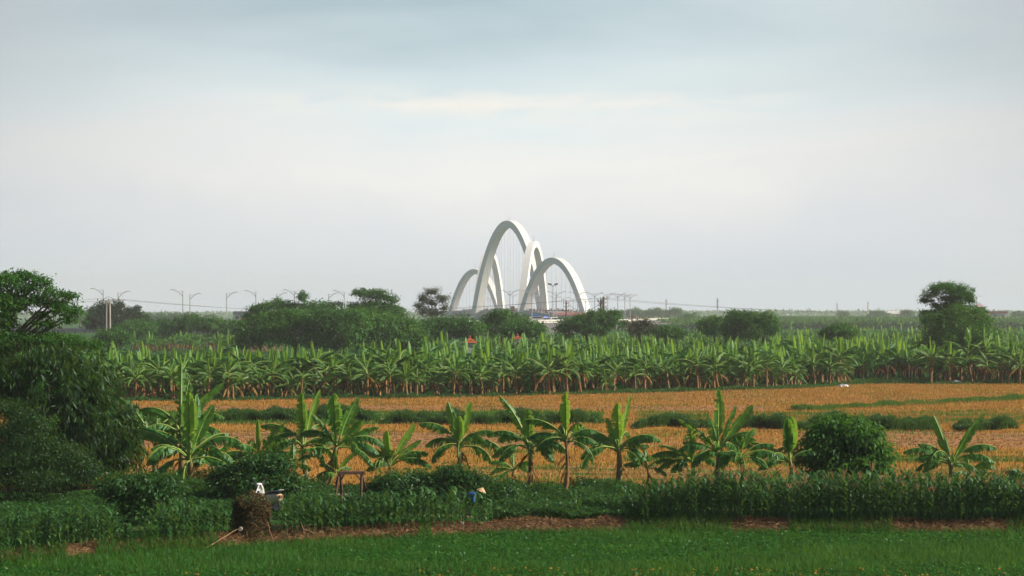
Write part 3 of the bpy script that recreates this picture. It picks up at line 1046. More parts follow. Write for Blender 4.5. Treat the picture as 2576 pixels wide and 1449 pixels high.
# vehicles on the approach road
def vehicle(kind, px, D, rz, label, body, beacon=False):
    x = W(px, D)
    e = empty(kind, (x, D, rz_(D) + 0.02), rz)
    L_, h_ = (5.0, 2.1) if kind != 'truck' else (6.5, 2.6)
    tag(e, label, kind.replace('_', ' '))
    b = MB()
    prof = [(-L_ / 2, 0.35), (-L_ / 2, h_ * 0.55), (-L_ / 2 + 0.25, h_ * 0.9), (-L_ / 2 + 0.7, h_), (L_ * 0.12, h_), (L_ * 0.30, h_ * 0.58), (L_ / 2 - 0.1, h_ * 0.48), (L_ / 2, 0.35)]
    n_ = len(prof)
    V = [(a, -0.9, z) for a, z in prof] + [(a, 0.9, z) for a, z in prof]
    b.add(V, [(i, (i + 1) % n_, n_ + (i + 1) % n_, n_ + i) for i in range(n_)])
    for off, rev in ((0, False), (n_, True)):
        t = [(off, off + i, off + i + 1) for i in range(1, n_ - 1)]
        b.add(np.array(V), None, t)
    b.build('body', M[body], e)
    MB().box((-0.3, 0, h_ * 0.75), (L_ * 0.62, 1.84, h_ * 0.26)).build('window', M['glass'], e)
    for wx in (-L_ * 0.32, L_ * 0.32):
        for wy in (-0.85, 0.85):
            MB().tube([(wx, wy - 0.12, 0.36), (wx, wy + 0.12, 0.36)], 0.36, 12).build('wheel', M['rubber'], e)
    if kind == 'truck':
        MB().box((-1.0, 0, h_ + 0.25), (3.4, 1.9, 0.8)).build('load', M['tarp'], e)
    if beacon:
        MB().box((0, 0, h_ + 0.15), (0.4, 1.4, 0.28)).build('beacon', M['beacon'], e)
    return e


vehicle('police_van', 1372, 775, 0.25, 'white van with a glowing blue roof beacon parked on the approach road', 'white', True)
vehicle('parked_car', 1397, 785, 0.4, 'white car right of the van with the blue beacon', 'white')
vehicle('truck', 1352, 768, 0.2, 'truck with a blue covered load left of the van', 'wall')
vehicle('parked_car', 1385, 800, 0.2, 'white car half hidden behind the floodlight mast', 'white')

# crowd on the bridge
cb_ = MB()
fig = MB()
fig.box((0, 0, 0.42), (0.34, 0.24, 0.84), taper=1.1)
fig.box((0, 0, 1.14), (0.46, 0.28, 0.62), taper=0.8)
fig.box((0, 0, 1.6), (0.22, 0.22, 0.26))
fa = fig.arrays()
pos = []
for _ in range(420):
    D = R.uniform(1010, 1500)
    sx = R.choice([-1, 1], p=[0.75, 0.25]) * R.uniform(9.5, 12.4)
    pos.append((deck_axis(D) + sx, D, deck_z(D) + 0.25))
for _ in range(120):
    t = R.uniform(9.6, 13)
    p2 = road_pt(t)
    pos.append((p2[0] + R.uniform(-8, 8), p2[1] + R.uniform(-5, 5), rz_(p2[1])))
cb_.merge(fa, np.array(pos), R.uniform(0, 6, len(pos)), R.uniform(0.95, 1.15, len(pos)))
tag(cb_.build('crowd', M['crowd']), 'distant crowd of people standing along the bridge deck and road', 'crowd', kind='stuff')

# birds
def bird(px, py, D, sp, lab):
    e = empty('bird', (W(px, D), D, zat(py, D)))
    e.scale = (0.22, 0.22, 0.35)
    tag(e, lab, 'bird')
    b = MB().tube([(0, -0.28, 0), (0, -0.1, 0.02), (0, 0.15, 0), (0, 0.35, 0)], [0.02, 0.09, 0.07, 0.01], 6)
    b.build('body', M['bird'], e)
    for s_ in (-1, 1):
        MB().add([(0, -0.12, 0.03), (s_ * 0.5, -0.16, 0.03 + sp), (s_ * 1.0, 0.1, 0.0 + sp * 0.6), (s_ * 0.45, 0.14, 0.03 + sp * .8), (0, 0.12, 0.03)],
                 [(0, 1, 3, 4)], [(1, 2, 3)]).build('wing', M['bird'], e)


bird(1660, 240, 300, 0.35, 'upper of two tiny dark birds high in the sky right of centre')
bird(1653, 275, 300, 0.2, 'lower of two tiny dark birds high in the sky right of centre')
bird(1040, 679, 320, 0.12, 'tiny dark bird low in the sky left of the arches')

# ---------------------------------------------------------------- trees
def unit(n, rng):
    v = rng.normal(size=(n, 3))
    return v / np.linalg.norm(v, axis=1)[:, None]


def crown_mesh(blobs, n, leaf, asp, rng, clump=0.5, droop=0.3, flat=0.0, shell=0.35, per=26):
    """leaves gathered in clumps near the surface of uneven lobes; blobs = (x,y,z,rx,ry,rz) in metres"""
    mb = MB()
    B = np.array(blobs, float)
    wgt = (B[:, 3] * B[:, 5]) ** 0.9
    wgt /= wgt.sum()
    nk = max(4, n // per)
    bi = rng.choice(len(B), nk, p=wgt)
    d = unit(nk, rng)
    d[:, 2] = np.where((d[:, 2] < -0.3) & (rng.random(nk) < 0.35), -d[:, 2] * 0.6, d[:, 2])
    r = 1 - shell * rng.random(nk) ** 1.8 * 1.6
    r = r * (1 + 0.20 * vnoise(d[:, 0] * 5 + bi, d[:, 2] * 5, 3)) * np.where(rng.random(nk) < 0.12, rng.uniform(1.05, 1.3, nk), 1)
    cc = B[bi, :3] + d * r[:, None] * B[bi, 3:6]
    ck = np.repeat(np.arange(nk), per)
    m = len(ck)
    off = rng.normal(size=(m, 3)) * clump * (0.6 + 0.8 * rng.random(nk))[ck][:, None] * np.array([1, 1, 0.62 - 0.35 * flat])
    P = cc[ck] + off
    out = d[ck] * 0.35 + off / (clump + 1e-6) * 0.25
    out = out + rng.normal(size=(m, 3)) * 0.7
    out[:, 2] -= droop
    N = off / (clump + 1e-6) * 0.7 + d[ck] * 0.4 + rng.normal(size=(m, 3)) * 0.35 + np.array([0, 0, 0.55])
    L = leaf * rng.uniform(0.6, 1.3, m)
    mb.cards(P, out, N, L, L * asp, fold=0.15)
    return mb


def tree(name, label, D, trunk_px, base_z, blobs_px, n, leaf, mat, cat='tree', asp=0.45, group=None, seed=0, clump=0.5, droop=0.3, flat=0.0,
         shell=0.35, trunk_r=0.25, limbs=True, per=26, depthf=0.9, dz=None):
    rng = np.random.default_rng(seed + 11)
    k = D / F
    x0 = W(trunk_px, D)
    z0 = gz1(x0, D) if base_z is None else base_z
    e = empty(name, (x0, D, z0))
    tag(e, label, cat, group)
    bl_ = []
    for b in blobs_px:
        px, py, rx, ry = b[:4]
        dy = b[4] if len(b) > 4 else rng.uniform(-0.3, 0.3) * rx * k
        bl_.append((W(px, D) - x0, dy, zat(py, D) - z0, rx * k, rx * k * depthf, ry * k))
    crown_mesh(bl_, n, leaf, asp, rng, clump, droop, flat, shell, per).build('crown', M[mat], e)
    tb = MB()
    zs = [b[2] - b[5] for b in bl_]
    ztop = max(min(zs) + 0.3, 0.8)
    top = np.array([bl_[0][0] * 0.15, 0, ztop])
    tb.tube([(0, 0, -0.3), (0.05, 0, ztop * 0.5), top], [trunk_r * 1.3, trunk_r, trunk_r * 0.8], 8)
    if limbs:
        for b in bl_:
            c_ = np.array(b[:3])
            t = np.linspace(0, 1, 7)[:, None]
            mid_ = top + (c_ - top) * [0.35, 0.35, 0.6]
            P = (1 - t) ** 2 * top + 2 * t * (1 - t) * mid_ + t ** 2 * (c_ + [0, 0, b[5] * 0.3])
            tb.tube(P, np.linspace(trunk_r * 0.6, trunk_r * 0.12, 7), 5)
            for _ in range(5):
                s_ = P[rng.integers(3, 7)]
                dirv = unit(1, rng)[0] * np.array(b[3:6]) * 0.8
                dirv[2] = abs(dirv[2]) * 0.7
                t2 = np.linspace(0, 1, 4)[:, None]
                tb.tube(s_ + dirv * t2 + np.array([0, 0, 1]) * 0.1 * t2 ** 2, np.linspace(trunk_r * 0.2, trunk_r * 0.05, 4), 4)
    tb.build('trunk', M['bark'], e, smooth_=True)
    return e


# big layered tree at the left edge
tree('feathery_tree', 'big dark layered tree reaching into the frame from the left edge', 118, -60, 0,
     [(10, 705, 62, 22), (50, 694, 34, 10), (100, 706, 30, 12), (80, 726, 52, 14), (150, 742, 42, 8), (184, 744, 14, 4), (140, 762, 50, 10), (195, 784, 20, 6), (160, 780, 45, 9), (60, 760, 60, 22),
      (0, 760, 60, 35), (105, 790, 24, 7), (175, 803, 24, 5), (120, 814, 45, 5), (0, 810, 55, 14), (55, 850, 70, 17), (120, 852, 55, 16), (165, 860, 50, 17), (215, 868, 38, 12), (242, 868, 16, 6),
      (15, 880, 60, 22), (110, 886, 70, 12), (60, 915, 40, 9), (0, 925, 50, 15), (25, 945, 60, 18), (95, 925, 55, 12), (150, 915, 35, 9), (-10, 970, 60, 20), (-60, 780, 100, 70), (-70, 880, 90, 60)],
     46000, 0.20, 'airy', asp=0.42, seed=1, clump=0.20, droop=0.35, flat=0.45, shell=0.6, trunk_r=0.28, per=22)
# bamboo clump
rngb = np.random.default_rng(5)


def bamboo(label, D, cpx, base_py_z, arcs, n, seed, spread=0.5, leafl=0.42, mat='bamboo', name='bamboo_clump'):
    rng = np.random.default_rng(seed)
    x0 = W(cpx, D)
    z0 = gz1(x0, D)
    e = empty(name, (x0, D, z0))
    tag(e, label, 'bamboo')
    cu_, lf = MB(), MB()
    P, A = [], []
    nc_ = len(arcs)
    per = n // nc_
    for (tx, ty, dpt) in arcs:
        end = np.array([W(tx, D) - x0, dpt, zat(ty, D) - z0])
        b0 = np.array([rng.uniform(-0.8, 0.8) + end[0] * 0.2, dpt * 0.4, 0])
        ctrl = np.array([b0[0] * 0.6 + end[0] * 0.4, dpt * 0.7, max(end[2] * 1.5, end[2] + 1.0)])
        t = np.linspace(0, 1, 12)[:, None]
        Q = (1 - t) ** 2 * b0 + 2 * t * (1 - t) * ctrl + t ** 2 * end
        cu_.tube(Q, np.linspace(0.04, 0.012, 12), 5)
        tt = rng.uniform(0.22, 1.0, per) ** 0.8
        # leaves in drooping sprays
        ns_ = per // 9
        ts_ = rng.uniform(0.2, 1.0, ns_) ** 0.85
        c_ = (1 - ts_)[:, None] ** 2 * b0 + 2 * (ts_ * (1 - ts_))[:, None] * ctrl + (ts_ ** 2)[:, None] * end
        c_ = c_ + rng.normal(size=(ns_, 3)) * spread * np.array([1, 1, 0.7]) - np.array([0, 0, 0.25])
        a_ = rng.uniform(0, 2 * np.pi, ns_)
        dirs = np.stack([np.cos(a_) * 0.45 + 0.12, np.sin(a_) * 0.45, -1.0 * rng.uniform(0.5, 1.2, ns_)], 1)
        idx = np.repeat(np.arange(ns_), 9)
        P.append(c_[idx] + rng.normal(size=(len(idx), 3)) * 0.11)
        A.append(dirs[idx] + rng.normal(size=(len(idx), 3)) * 0.28)
    P, A = np.concatenate(P), np.concatenate(A)
    P[:, 2] = np.maximum(P[:, 2], 0.4)
    lf.cards(P, A, rng.normal(size=P.shape), leafl * rng.uniform(0.6, 1.3, len(P)), leafl * 0.16)
    cu_.build('culms', M['stem'], e)
    lf.build('foliage', M[mat], e)


arcs = [(rngb.uniform(20, 330), rngb.uniform(985, 1150), rngb.uniform(-1.6, 1.8)) for _ in range(26)] + \
       [(60, 975, 0), (120, 955, .5), (170, 950, -.5), (215, 960, 0), (250, 985, .3), (285, 1030, 0), (300, 1075, .5), (318, 1120, -.4), (290, 1150, .3), (30, 1000, .6),
        (200, 1010, -1), (150, 1040, -1.4), (90, 1060, -1.5), (240, 1090, -1), (180, 1120, -1.6), (60, 1120, -1.8)]
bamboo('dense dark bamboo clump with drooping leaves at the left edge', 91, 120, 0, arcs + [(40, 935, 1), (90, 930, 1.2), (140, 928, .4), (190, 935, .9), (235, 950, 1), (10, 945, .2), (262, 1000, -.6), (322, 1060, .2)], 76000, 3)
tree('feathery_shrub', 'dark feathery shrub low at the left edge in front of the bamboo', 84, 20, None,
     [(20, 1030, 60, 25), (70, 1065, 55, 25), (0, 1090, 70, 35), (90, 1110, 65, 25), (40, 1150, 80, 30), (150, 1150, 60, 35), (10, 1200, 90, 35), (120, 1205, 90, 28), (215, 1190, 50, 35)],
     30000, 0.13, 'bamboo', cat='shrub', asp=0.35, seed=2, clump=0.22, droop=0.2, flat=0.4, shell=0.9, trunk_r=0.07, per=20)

# dense mango trees, left of centre
mg = 'dense mango trees left of the arches'
tree('mango_tree', 'leftmost dense dark tree of the broad mass left of the arches', 312, 655, None, [(655, 835, 62, 40), (625, 850, 32, 25), (690, 815, 45, 28)], 9000, 0.42, 'mango', seed=20, group=mg, clump=0.5, shell=0.3)
tree('mango_tree', 'dense rounded tree under the tall ragged crowns, left part of the broad mass', 306, 745, None, [(745, 828, 75, 45), (705, 808, 40, 22), (790, 808, 45, 25), (740, 800, 50, 18)], 15000, 0.42, 'mango', seed=21, group=mg, clump=0.5, shell=0.3)
tree('mango_tree', 'largest dense dome-shaped tree in the middle of the broad mass', 300, 860, None, [(860, 825, 85, 45), (820, 800, 55, 22), (905, 805, 60, 24), (870, 795, 60, 18), (850, 850, 80, 30)], 19000, 0.42, 'mango', seed=22, group=mg, clump=0.5, shell=0.3)
tree('mango_tree', 'dense rounded tree closing the broad mass toward the arches', 304, 985, None, [(975, 835, 75, 42), (1030, 845, 45, 32), (940, 815, 50, 25), (1000, 815, 45, 22), (1045, 865, 30, 22)], 16000, 0.42, 'mango', seed=23, group=mg, clump=0.5, shell=0.3)
# ragged trees above
tree('ragged_tree', 'ragged-topped tree with a narrow spire rising behind the left of the broad mass', 345, 740, None,
     [(640, 778, 22, 13), (670, 772, 28, 14), (700, 765, 26, 14), (725, 770, 24, 14), (762, 748, 10, 14), (765, 768, 20, 12), (795, 768, 26, 13), (830, 768, 20, 9), (848, 764, 12, 7), (655, 795, 35, 18), (720, 790, 45, 16), (800, 786, 45, 14), (625, 800, 18, 18)],
     15000, 0.36, 'mango', seed=24, clump=0.3, shell=0.6, asp=0.4)
tree('ragged_tree', 'tall ragged tree with flat tiers rising highest behind the broad mass', 345, 940, None,
     [(905, 735, 22, 8), (925, 742, 28, 12), (960, 748, 22, 10), (985, 752, 18, 9), (893, 770, 20, 10), (935, 765, 34, 10), (975, 770, 26, 10), (1000, 778, 16, 10), (915, 782, 40, 8), (1005, 795, 14, 14), (880, 785, 20, 10), (955, 782, 30, 9), (930, 778, 45, 12), (985, 786, 34, 14), (952, 735, 26, 9)],
     15000, 0.36, 'mango', seed=25, clump=0.28, shell=0.7, asp=0.4)
tree('eucalyptus_tree', 'airy greyish-brown tree with see-through crown just left of the arches', 360, 1087, None,
     [(1087, 735, 24, 14), (1065, 750, 20, 14), (1112, 752, 18, 14), (1085, 760, 30, 14), (1055, 768, 14, 10), (1118, 772, 14, 10), (1078, 782, 22, 12), (1100, 785, 20, 12), (1062, 785, 10, 8)],
     5600, 0.34, 'olive', seed=26, clump=0.34, shell=0.8, asp=0.32, droop=0.7, trunk_r=0.15)
tree('mango_tree', 'rounded dark tree right below the airy greyish tree', 330, 1100, None, [(1100, 825, 45, 26), (1075, 830, 25, 25), (1120, 820, 30, 20)], 7000, 0.42, 'mango', seed=27, group=mg, clump=0.45)
tree('mango_tree', 'rounded dark tree in front of the feet of the left arches', 330, 1170, None, [(1168, 825, 42, 25), (1190, 830, 25, 20), (1145, 822, 26, 18)], 7000, 0.42, 'mango', seed=28, group=mg, clump=0.45)
tree('mango_tree', 'pointed dark tree in front of the foot of the tallest arch', 350, 1262, None, [(1262, 800, 40, 20), (1235, 812, 32, 20), (1300, 805, 30, 16), (1255, 790, 22, 12), (1270, 825, 60, 22)], 9000, 0.4, 'mango', seed=29, group=mg, clump=0.4, shell=0.5)
tree('mango_tree', 'low light-topped rounded tree in front of the bridge deck', 320, 1318, None, [(1318, 825, 48, 18), (1290, 832, 30, 16), (1345, 830, 25, 15)], 7000, 0.38, 'mango', seed=30, group=mg, clump=0.4)
tree('ragged_tree', 'ragged green tree hiding the right foot of the nearest arch', 335, 1480, None,
     [(1440, 815, 40, 20), (1480, 808, 45, 24), (1462, 800, 14, 10), (1490, 790, 14, 9), (1520, 795, 22, 12), (1545, 788, 18, 9), (1540, 810, 35, 20), (1500, 825, 60, 20), (1575, 812, 14, 9), (1425, 830, 30, 16), (1512, 780, 10, 5)],
     15000, 0.36, 'airy', seed=31, clump=0.3, shell=0.65, asp=0.4)
tree('scrub_tree', 'brownish-green scrubby tree right of the ragged tree by the short post', 330, 1610, None, [(1595, 818, 22, 12), (1620, 812, 20, 12), (1605, 830, 32, 15), (1640, 825, 18, 12)], 5000, 0.32, 'olive', seed=32, clump=0.3, shell=0.7)
tree('shrub', 'dark low bush swallowed by banana leaves right of centre', 330, 1672, None, [(1672, 834, 38, 14), (1700, 838, 22, 10)], 4500, 0.35, 'mango', cat='shrub', seed=33, clump=0.3)
tree('mango_tree', 'leftmost rough crown of the dense group of trees right of centre', 330, 1800, None,
     [(1775, 815, 18, 10), (1800, 805, 20, 10), (1812, 820, 32, 20), (1785, 830, 30, 18)], 6000, 0.36, 'mango', seed=34, clump=0.35, shell=0.6)
tree('mango_tree', 'tallest bright-topped round tree of the dense group right of centre', 322, 1860, None,
     [(1850, 795, 18, 12), (1855, 815, 34, 26), (1880, 800, 24, 16), (1845, 830, 35, 18)], 9500, 0.38, 'mango', seed=35, clump=0.38, shell=0.35)
tree('mango_tree', 'rightmost leafy round tree of the dense group right of centre', 318, 1920, None,
     [(1925, 805, 28, 20), (1905, 820, 34, 24), (1940, 822, 18, 20), (1890, 835, 30, 14)], 9500, 0.38, 'round', seed=36, clump=0.38, shell=0.35)
tree('shrub', 'low dark rounded bush standing in the right banana plantation', 300, 2110, None, [(2110, 832, 38, 15), (2085, 838, 22, 12), (2135, 838, 22, 12)], 5500, 0.32, 'mango', cat='shrub', seed=37, clump=0.3)
# flat-topped tree right
tree('flat_topped_tree', 'tall flat-topped airy tree standing over the right plantation', 250, 2395, None,
     [(2385, 720, 40, 11), (2352, 728, 30, 11), (2340, 742, 24, 9), (2420, 728, 28, 10), (2436, 742, 18, 10), (2395, 735, 42, 9), (2330, 755, 18, 7), (2440, 755, 14, 8), (2355, 768, 16, 8), (2385, 750, 34, 9), (2415, 748, 32, 10), (2395, 775, 34, 9), (2335, 788, 22, 9),
      (2380, 765, 22, 9), (2408, 762, 22, 10), (2430, 775, 26, 12), (2455, 785, 24, 14), (2372, 785, 22, 10), (2400, 790, 30, 14)],
     19000, 0.24, 'airy', seed=40, clump=0.24, shell=0.8, asp=0.45, trunk_r=0.13, flat=0.4)
tree('dense_tree', 'broad dark bushy tree under and right of the flat-topped tree', 246, 2420, None,
     [(2412, 785, 34, 20), (2440, 790, 30, 20), (2385, 800, 34, 18), (2420, 820, 62, 30), (2365, 815, 45, 22), (2460, 810, 40, 24), (2440, 850, 75, 30), (2380, 845, 60, 25), (2410, 795, 36, 14), (2470, 835, 40, 25), (2335, 800, 22, 10), (2350, 860, 40, 20)],
     26000, 0.28, 'mango', seed=41, clump=0.35, shell=0.5)
# left middle-distance trees
tree('conifer_cluster', 'dark spiky-crowned tree behind the twin utility pole at left', 470, 295, None,
     [(240, 790, 18, 18), (258, 775, 12, 16), (285, 785, 24, 22), (300, 772, 10, 14), (330, 788, 16, 16), (345, 782, 10, 12), (260, 810, 40, 22), (320, 812, 45, 22), (355, 800, 18, 10), (365, 815, 20, 12), (232, 815, 20, 16)],
     22000, 0.55, 'dark', seed=42, clump=0.4, shell=0.6, asp=0.3, droop=-0.3)
tree('shrub', 'rounded olive-green bush in front of the twin utility pole', 330, 285, None, [(285, 848, 40, 24), (262, 855, 22, 18), (310, 852, 22, 18)], 6500, 0.34, 'mango', cat='shrub', seed=43, clump=0.35)
tree('mango_tree', 'dark rounded tree right of the dark spiky tree at left', 420, 345, None, [(345, 825, 42, 20), (320, 830, 25, 16)], 5500, 0.45, 'mango', seed=44, clump=0.4)
for k, (px, py, rx, ry, lab) in enumerate(((410, 822, 36, 18, 'low dark round tree, first in the row beneath the left lamps'), (478, 812, 44, 20, 'taller dark round tree, second in the row beneath the left lamps'),
                                           (545, 818, 36, 16, 'low dark round tree, third in the row beneath the left lamps'), (592, 822, 24, 15, 'small dark round tree, last in the row before the broad mass'))):
    tree('mango_tree', lab, 440, px, None, [(px, py, rx, ry), (px - rx * 0.5, py + 6, rx * 0.6, ry * 0.8), (px + rx * 0.5, py + 5, rx * 0.6, ry * 0.8)], 6500, 0.45, 'mango', seed=50 + k, clump=0.4, group='dark round trees beneath the left lamps')
# hazy far trees
far = [(200, 795, 24, 12, 'behind the left edge tree'), (375, 797, 9, 10, 'first small one right of the spiky tree'), (407, 797, 11, 8, 'second small one right of the spiky tree'),
       (442, 797, 14, 8, 'third small one right of the spiky tree'), (474, 795, 10, 9, 'between the two lamps at left'), (525, 800, 16, 6, 'low and flat, left of the white house'),
       (1482, 788, 12, 8, 'behind the right foot of the nearest arch'), (1560, 790, 10, 7, 'behind the brown twin poles'), (1596, 786, 24, 10, 'broad, right of the lamps'), (1634, 788, 10, 9, 'small, right of the lamps'),
       (1652, 784, 9, 9, 'slim, left of the thin mast'), (1677, 787, 6, 8, 'at the foot of the thin mast'), (1700, 785, 13, 13, 'rounded, right of the thin mast'), (1718, 795, 16, 7, 'low, at the edge of the hazy field'),
       (1735, 800, 14, 10, 'darker, standing in the hazy field'), (2210, 789, 24, 7, 'around the cream chimney'), (2120, 789, 12, 3, 'at the foot of the grey chimney'), (2282, 788, 14, 7, 'left of the flat-topped tree'),
       (2340, 792, 26, 12, 'just behind the flat-topped tree'), (2500, 792, 28, 6, 'under the red roof at right'), (2565, 790, 14, 6, 'at the right edge')]
for k, (px, py, rx, ry, lab) in enumerate(far):
    D = 1000 if k in (0, 14, 18) else 1250 if px < 1300 else 1450
    tree('distant_tree', 'hazy blue-grey distant tree, ' + lab, D, px, None, [(px, py, rx, ry), (px - rx * 0.4, py + 3, rx * 0.6, ry * 0.8), (px + rx * 0.4, py + 3, rx * 0.6, ry * 0.8)],
         900 + int(60 * rx), 1.3, 'mango', seed=70 + k, clump=0.9, group='hazy trees on the horizon', limbs=False, trunk_r=0.4)

# distant tree belt that closes the horizon
rf = np.random.default_rng(90)
P, N_ = [], 26000
xs = rf.uniform(-1500, 1500, N_)
ys = rf.uniform(2600, 4600, N_)
hh = (7 + 3 * vnoise(xs * 0.012, ys * 0.004, 9)) * rf.random(N_) ** 0.5
zz = gz(xs, ys) + hh
mbx = MB().cards(np.stack([xs, ys, zz], 1), rf.normal(size=(N_, 3)) + [0, 0, 0.5], rf.normal(size=(N_, 3)), rf.uniform(3, 6, N_), rf.uniform(3, 5, N_))
tag(mbx.build('far_woods', M['mango']), 'pale far-off line of woods closing the horizon', 'woods', kind='stuff')

# ---------------------------------------------------------------- banana plants
def leaf(mb, base, az, a0, a1, L, Wd, rng, torn=0.5, nseg=16, mat=0, twist=0.0, pet=0.16, fold=0.5, lobes=None, ribmat=3, ribs=True, p=1.3):
    az = math.radians(az)
    h = np.array([math.cos(az), math.sin(az), 0])
    t = np.linspace(0, 1, nseg + 1)
    ang = np.radians(a0 + (a1 - a0) * t ** p)
    d = np.sin(ang)[:, None] * h + np.cos(ang)[:, None] * np.array([0, 0, 1.0])
    pts = np.concatenate([[base], base + np.cumsum((d[:-1] + d[1:]) / 2 * L / nseg, 0)])
    b = np.cross(d, np.cross(h, [0, 0, 1.0]))
    bi = np.cross(h, [0, 0, 1.0])[None].repeat(nseg + 1, 0)
    nr_ = np.cross(bi, d)
    tw = math.radians(twist)
    B_ = bi * math.cos(tw) + nr_ * math.sin(tw)
    Nn = np.cross(B_, d)
    Nn *= np.where((Nn @ np.array([0, 0, 1.0]))[:, None] < 0, -1, 1)
    sft = np.clip((t - pet) / (1 - pet), 0, 1)
    w = Wd / 2 * np.clip(sft / 0.2, 0, 1) ** 0.6 * np.clip(1 - sft ** 5, 0, 1) ** 0.6
    w[-1] = Wd * 0.09
    for sg in (-1, 1):
        f = fold + rng.normal() * 0.12
        cur = f
        for i in range(nseg):
            if sft[i + 1] <= 0.02:
                continue
            if rng.random() < torn:
                cur = f + rng.uniform(-0.25, 0.75) * (0.4 + torn)
                gap = rng.uniform(0.1, 0.5 + 0.35 * torn) * L / nseg
            else:
                cur = cur * 0.4 + f * 0.6
                gap = 0.0
            c1, s1 = math.cos(cur), math.sin(cur)
            c2, s2 = math.cos(cur + 0.55), math.sin(cur + 0.55)
            o1 = B_ * sg * c1 - Nn * s1
            o2 = B_ * sg * c2 - Nn * s2
            v = []
            for kk, gsh in ((i, gap), (i + 1, -gap * 0.6)):
                r0 = pts[kk]
                m1 = r0 + o1[kk] * w[kk] * 0.55 + d[kk] * w[kk] * 0.12
                m2 = m1 + o2[kk] * w[kk] * 0.48 * (1 + rng.normal() * 0.16 * torn) + d[kk] * (w[kk] * 0.12 + gsh) - np.array([0, 0, 1]) * w[kk] * 0.1 * torn
                v.append((r0, m1, m2))
            V = [v[0][0], v[1][0], v[1][1], v[0][1], v[1][2], v[0][2]]
            mb.add(V, [(0, 1, 2, 3), (3, 2, 4, 5)], mat=mat)
    if ribs:
        # midrib and leaf stalk as a tapering ridge
        rw = 0.036 * (1 - 0.8 * t) * (L / 1.8) + 0.004
        mb.tube(pts + Nn * 0.004, rw, 4, mat=ribmat, cap=False)
    return pts


BMATS = ['ban', 'young', 'dry', 'rib']


def fg_banana(px, base_py, crown_px, crown_py, leaves, label, seed, D=None, rstem=0.11, dry=0, base_z=None, group='banana plants in the loose row behind the corn'):
    rng = np.random.default_rng(seed)
    if D is None:
        x, D, z = on_ground(px, base_py)
    else:
        x, z = W(px, D), gz1(W(px, D), D)
    e = empty('banana_plant', (x, D, z))
    tag(e, label, 'banana plant', group)
    top = np.array([W(crown_px, D) - x, 0, zat(crown_py, D) - z])
    t = np.linspace(0, 1, 9)[:, None]
    path = top * t + np.array([0.08, 0, 0]) * np.sin(t * np.pi) * np.sign(top[0] + 0.01)
    sb = MB().tube(np.concatenate([[[0, 0, -0.2]], path]), np.concatenate([[rstem * 1.5], np.linspace(rstem * 1.35, rstem * 0.62, 9)]), 9)
    sb.build('stem', M['stem_dry'] if dry else M['stem'], e, smooth_=True)
    for k in range(4 + 2 * dry):
        lb_ = MB()
        hh_ = rng.uniform(0.45, 0.95)
        pp = path[int(hh_ * 8)]
        leaf(lb_, pp, rng.uniform(0, 360), 120, 178, rng.uniform(0.6, 1.0) * min(1.0, top[2] * 0.6), 0.22, rng, 0.9, 7, 2, rng.uniform(-60, 60), 0.1, 0.9, ribs=False)
        lb_.build('dead_leaf', [M[m_] for m_ in BMATS], e)
    big_ = sum(l_[3] for l_ in leaves) / len(leaves)
    for k in range(5 if len(leaves) > 6 else 2):
        leaves = leaves + [(rng.uniform(0, 360), rng.uniform(28, 80), rng.uniform(80, 165), big_ * rng.uniform(0.75, 1.1), 0.5, 0, rng.uniform(-40, 40), 0.7)]
    # leaf stalks overlap near the crown; leaves come out slightly below the tip
    for k, lf in enumerate(leaves):
        az, a0, a1, L_, W_ = lf[:5]
        kind = lf[5] if len(lf) > 5 else 0
        tw = lf[6] if len(lf) > 6 else rng.uniform(-25, 25)
        torn = lf[7] if len(lf) > 7 else (0.15 if kind == 1 else 0.5)
        lb_ = MB()
        b0 = top * (1 - 0.02 * (k % 5)) + np.array([math.cos(math.radians(az)), math.sin(math.radians(az)), 0]) * rstem * 0.3
        arch_ = a1 - a0 > 40
        leaf(lb_, b0, az + rng.uniform(-6, 6), a0 - (10 if arch_ else 0), a1 + (12 if arch_ else 4), L_ * 1.16, W_ * (1.45 if arch_ else 1.2), rng, min(0.9, torn + (0.2 if arch_ else 0.1)), 22, kind, tw, 0.27 if arch_ else 0.2, 0.8 if arch_ else 0.25)
        lb_.build('leaf', [M[m_] for m_ in BMATS], e)
    return e


# az: 0 right, 90 away, 180 left, 270 to the viewer; angles from vertical at the start and end of the rib
def std(l_=1.0, w_=1.0, up1=0, extra=()):
    return [(175, 35, 105, 1.9 * l_, 0.52 * w_), (5, 40, 115, 1.8 * l_, 0.5 * w_), (160, 60, 150, 1.7 * l_, 0.5 * w_), (20, 62, 145, 1.6 * l_, 0.5 * w_),
            (215, 50, 130, 1.6 * l_, 0.5 * w_), (320, 50, 135, 1.6 * l_, 0.5 * w_), (110, 40, 110, 1.6 * l_, 0.48 * w_), (70, 35, 100, 1.7 * l_, 0.5 * w_)] + list(extra)


fg_banana(475, 1245, 478, 1152, std(1.25, 1.15) + [(275, 4, 12, 2.75, 0.66, 1, 0, 0.3), (80, 12, 22, 2.6, 0.6, 0, 0, 0.5), (5, 14, 30, 2.2, 0.5, 0, 70, 0.2), (185, 45, 75, 2.3, 0.5, 0, 60, 0.3), (190, 95, 165, 1.9, .5, 0), (350, 80, 150, 2.0, .5), (265, 100, 170, 1.3, .4, 1)],
          'largest banana plant at left with a tall pale upright leaf', 101, rstem=0.16)
fg_banana(452, 1238, 455, 1085, std(1.15, 1.1) + [(95, 3, 10, 2.9, 0.72, 0, 0, 0.75), (60, 6, 18, 2.2, 0.6, 0, 10, 0.4), (10, 22, 60, 2.6, 0.62, 0, 50, 0.1), (20, 10, 35, 1.7, 0.4, 1, 60, 0.1)],
          'tallest banana plant at left with a tattered upright leaf behind the largest one', 102, D=93, rstem=0.15)
